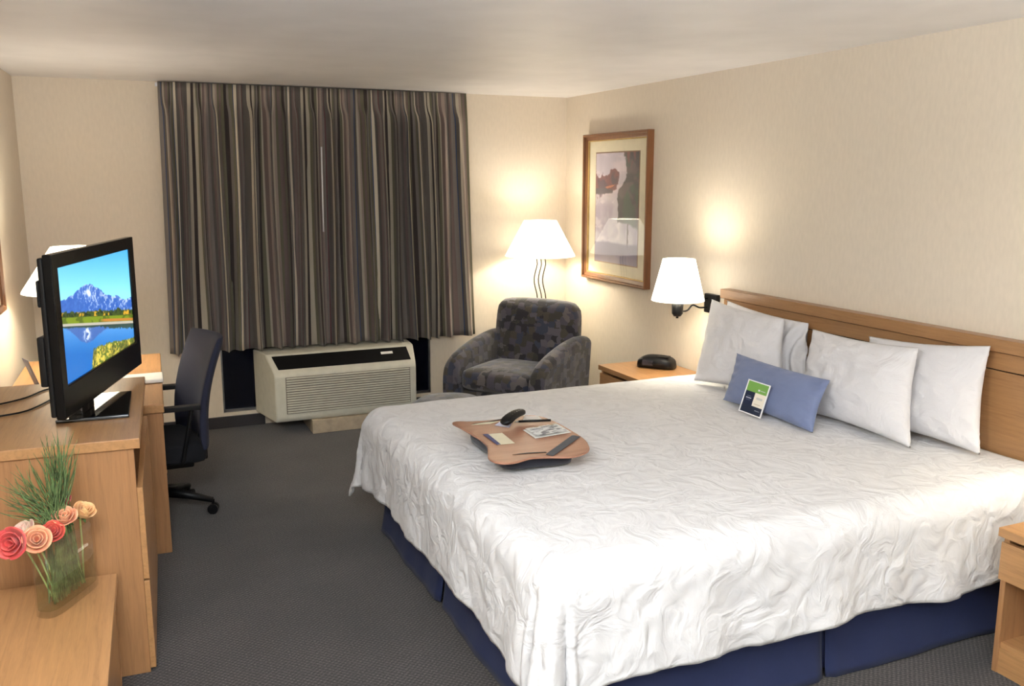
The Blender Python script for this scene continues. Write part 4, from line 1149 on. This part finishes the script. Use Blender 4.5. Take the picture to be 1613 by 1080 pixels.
rose((-.332, 3.09, .702), .031, (-.45, -.2, .85), PM['cream'], 'cream rose with pink edges above the large coral one', 2, .9, ft(-.07, -.01))
rose((-.292, 3.045, .684), .031, (.05, -.7, .45), PM['peach'], 'open peach rose beside the large coral one', 3, 1.1, ft(-.03, .012))
rose((-.250, 3.09, .686), .028, (.1, -.6, .5), PM['red'], 'small orange red rose in the middle of the bunch', 4, .8, ft(.0, 0))
rose((-.215, 3.13, .716), .030, (.05, -.45, .75), PM['peach'], 'upright peach rose, second from the right', 5, .9, ft(.05, .01))
rose((-.160, 3.20, .704), .030, (.35, -.35, .8), PM['yellow'], 'apricot yellow rose, rightmost in the vase', 6, .7, ft(.09, 0))
rose((-.218, 3.20, .750), .022, (.0, -.2, .95), PM['pink'], 'pink rosebud at the back of the bunch', 7, .4, ft(.07, -.01))
# bear grass
bm = B(); rr = random.Random(12)
for k in range(120):
    s = rr.uniform(-.09, .09); w = rr.uniform(-.018, .018); f0 = Vector(ft(s, w))
    neck = Vector((VC.x + ux * s * .55 - .012 + rr.uniform(-.02, .02), VC.y + uy * s * .55, VZ + VH + .01))
    left = rr.random()
    tipx = -.235 - .17 * left + rr.uniform(-.02, .04); tz = .995 - .17 * left + rr.uniform(-.10, .02)
    tip = Vector((tipx, 3.13 + rr.uniform(-.06, .06), tz))
    if k % 3 == 0: tip = Vector((-.205 + rr.uniform(-.03, .05), 3.16 + rr.uniform(-.04, .04), .97 + rr.uniform(-.12, .03)))
    mid = neck.lerp(tip, .55) + Vector((rr.uniform(-.02, .02), rr.uniform(-.02, .02), .01))
    pts = spline([f0, neck, mid, tip], 6)
    tube(bm, pts, [.0016] * (len(pts) - 5) + [.0014, .0013, .0010, .0007, .0003], 4)
gr = obj('grass', bm, plain('bear_grass', (98, 120, 74), .5, var=.28, vs=40), None, smooth=True, kind='stuff')
gr['label'] = 'long thin green grass blades rising from the glass vase'; gr['category'] = 'grass'
# ------------------------------------------------------------------ unseen lamps added to raise the room light
def ceil_light(x, y, power, label, size=.5):
    t = thing('ceiling_light', label, 'ceiling light', (x, y, ZC - .001))
    bm = B(); lathe(bm, [(.17, 0), (.17, -.02), (.16, -.03)], seg=40); obj('rim', bm, M['steel'], t, smooth=False)
    bm = B(); lathe(bm, [(.155, -.025), (.14, -.05), (.09, -.07), (.01, -.078)], seg=40); obj('diffuser', bm, emis('fill_diffuser_glow', (255, 248, 236), 1), t, smooth=True)
    L = bpy.data.lights.new('ceiling_fill_light', 'POINT'); L.shadow_soft_size = .16; L.energy = power; L.color = (.89, .955, 1)
    lo = bpy.data.objects.new('ceiling_fill_light', L); COL.objects.link(lo); lo.parent = t; lo.location = (0, 0, -.27)
    return t
ceil_light(-.2, 1.1, 58, 'unseen round flush ceiling light added as room fill', .7)  # made-up fixture above the camera's view, fills the near half of the room
tl = thing('torchiere', 'unseen upward shining floor lamp added as bounced room fill', 'lamp', (.3, -.5, 0))  # made-up uplight behind the camera, bounces fill off the ceiling
bm = B(); lathe(bm, [(.14, 0), (.14, .02), (.012, .03), (.012, 1.68), (.02, 1.70)], seg=32); obj('stand', bm, M['bronze'], tl, smooth=False)
bm = B(); lathe(bm, [(.03, 1.70), (.11, 1.74), (.17, 1.80)], seg=40, cap=False); obj('bowl', bm, M['white_paint'], tl, smooth=True, solid=.004)
L = bpy.data.lights.new('torchiere_light', 'POINT'); L.energy = 300; L.color = (.84, .93, 1); L.shadow_soft_size = .03
lo = bpy.data.objects.new('torchiere_light', L); COL.objects.link(lo); lo.parent = tl; lo.location = (0, 0, 1.77)

# ------------------------------------------------------------------ camera
cam = bpy.data.cameras.new('camera'); co = bpy.data.objects.new('camera', cam); COL.objects.link(co)
cam.sensor_fit = 'HORIZONTAL'; cam.sensor_width = 36; cam.lens = 36 * 1418 / 1613; cam.clip_start = .05
co.location = (0, 0, 1.8); co.rotation_euler = (math.radians(90 - 10.36), 0, math.radians(-23.72))
S.camera = co
wd = bpy.data.worlds.new('world'); S.world = wd; wd.use_nodes = True
wd.node_tree.nodes['Background'].inputs[0].default_value = (.02, .025, .05, 1); wd.node_tree.nodes['Background'].inputs[1].default_value = .3
S.view_settings.view_transform = 'Standard'; S.view_settings.look = 'None'; S.view_settings.gamma = 1; S.view_settings.use_curve_mapping = False
S.view_settings.exposure = .73
S.cycles.transparent_max_bounces = 32
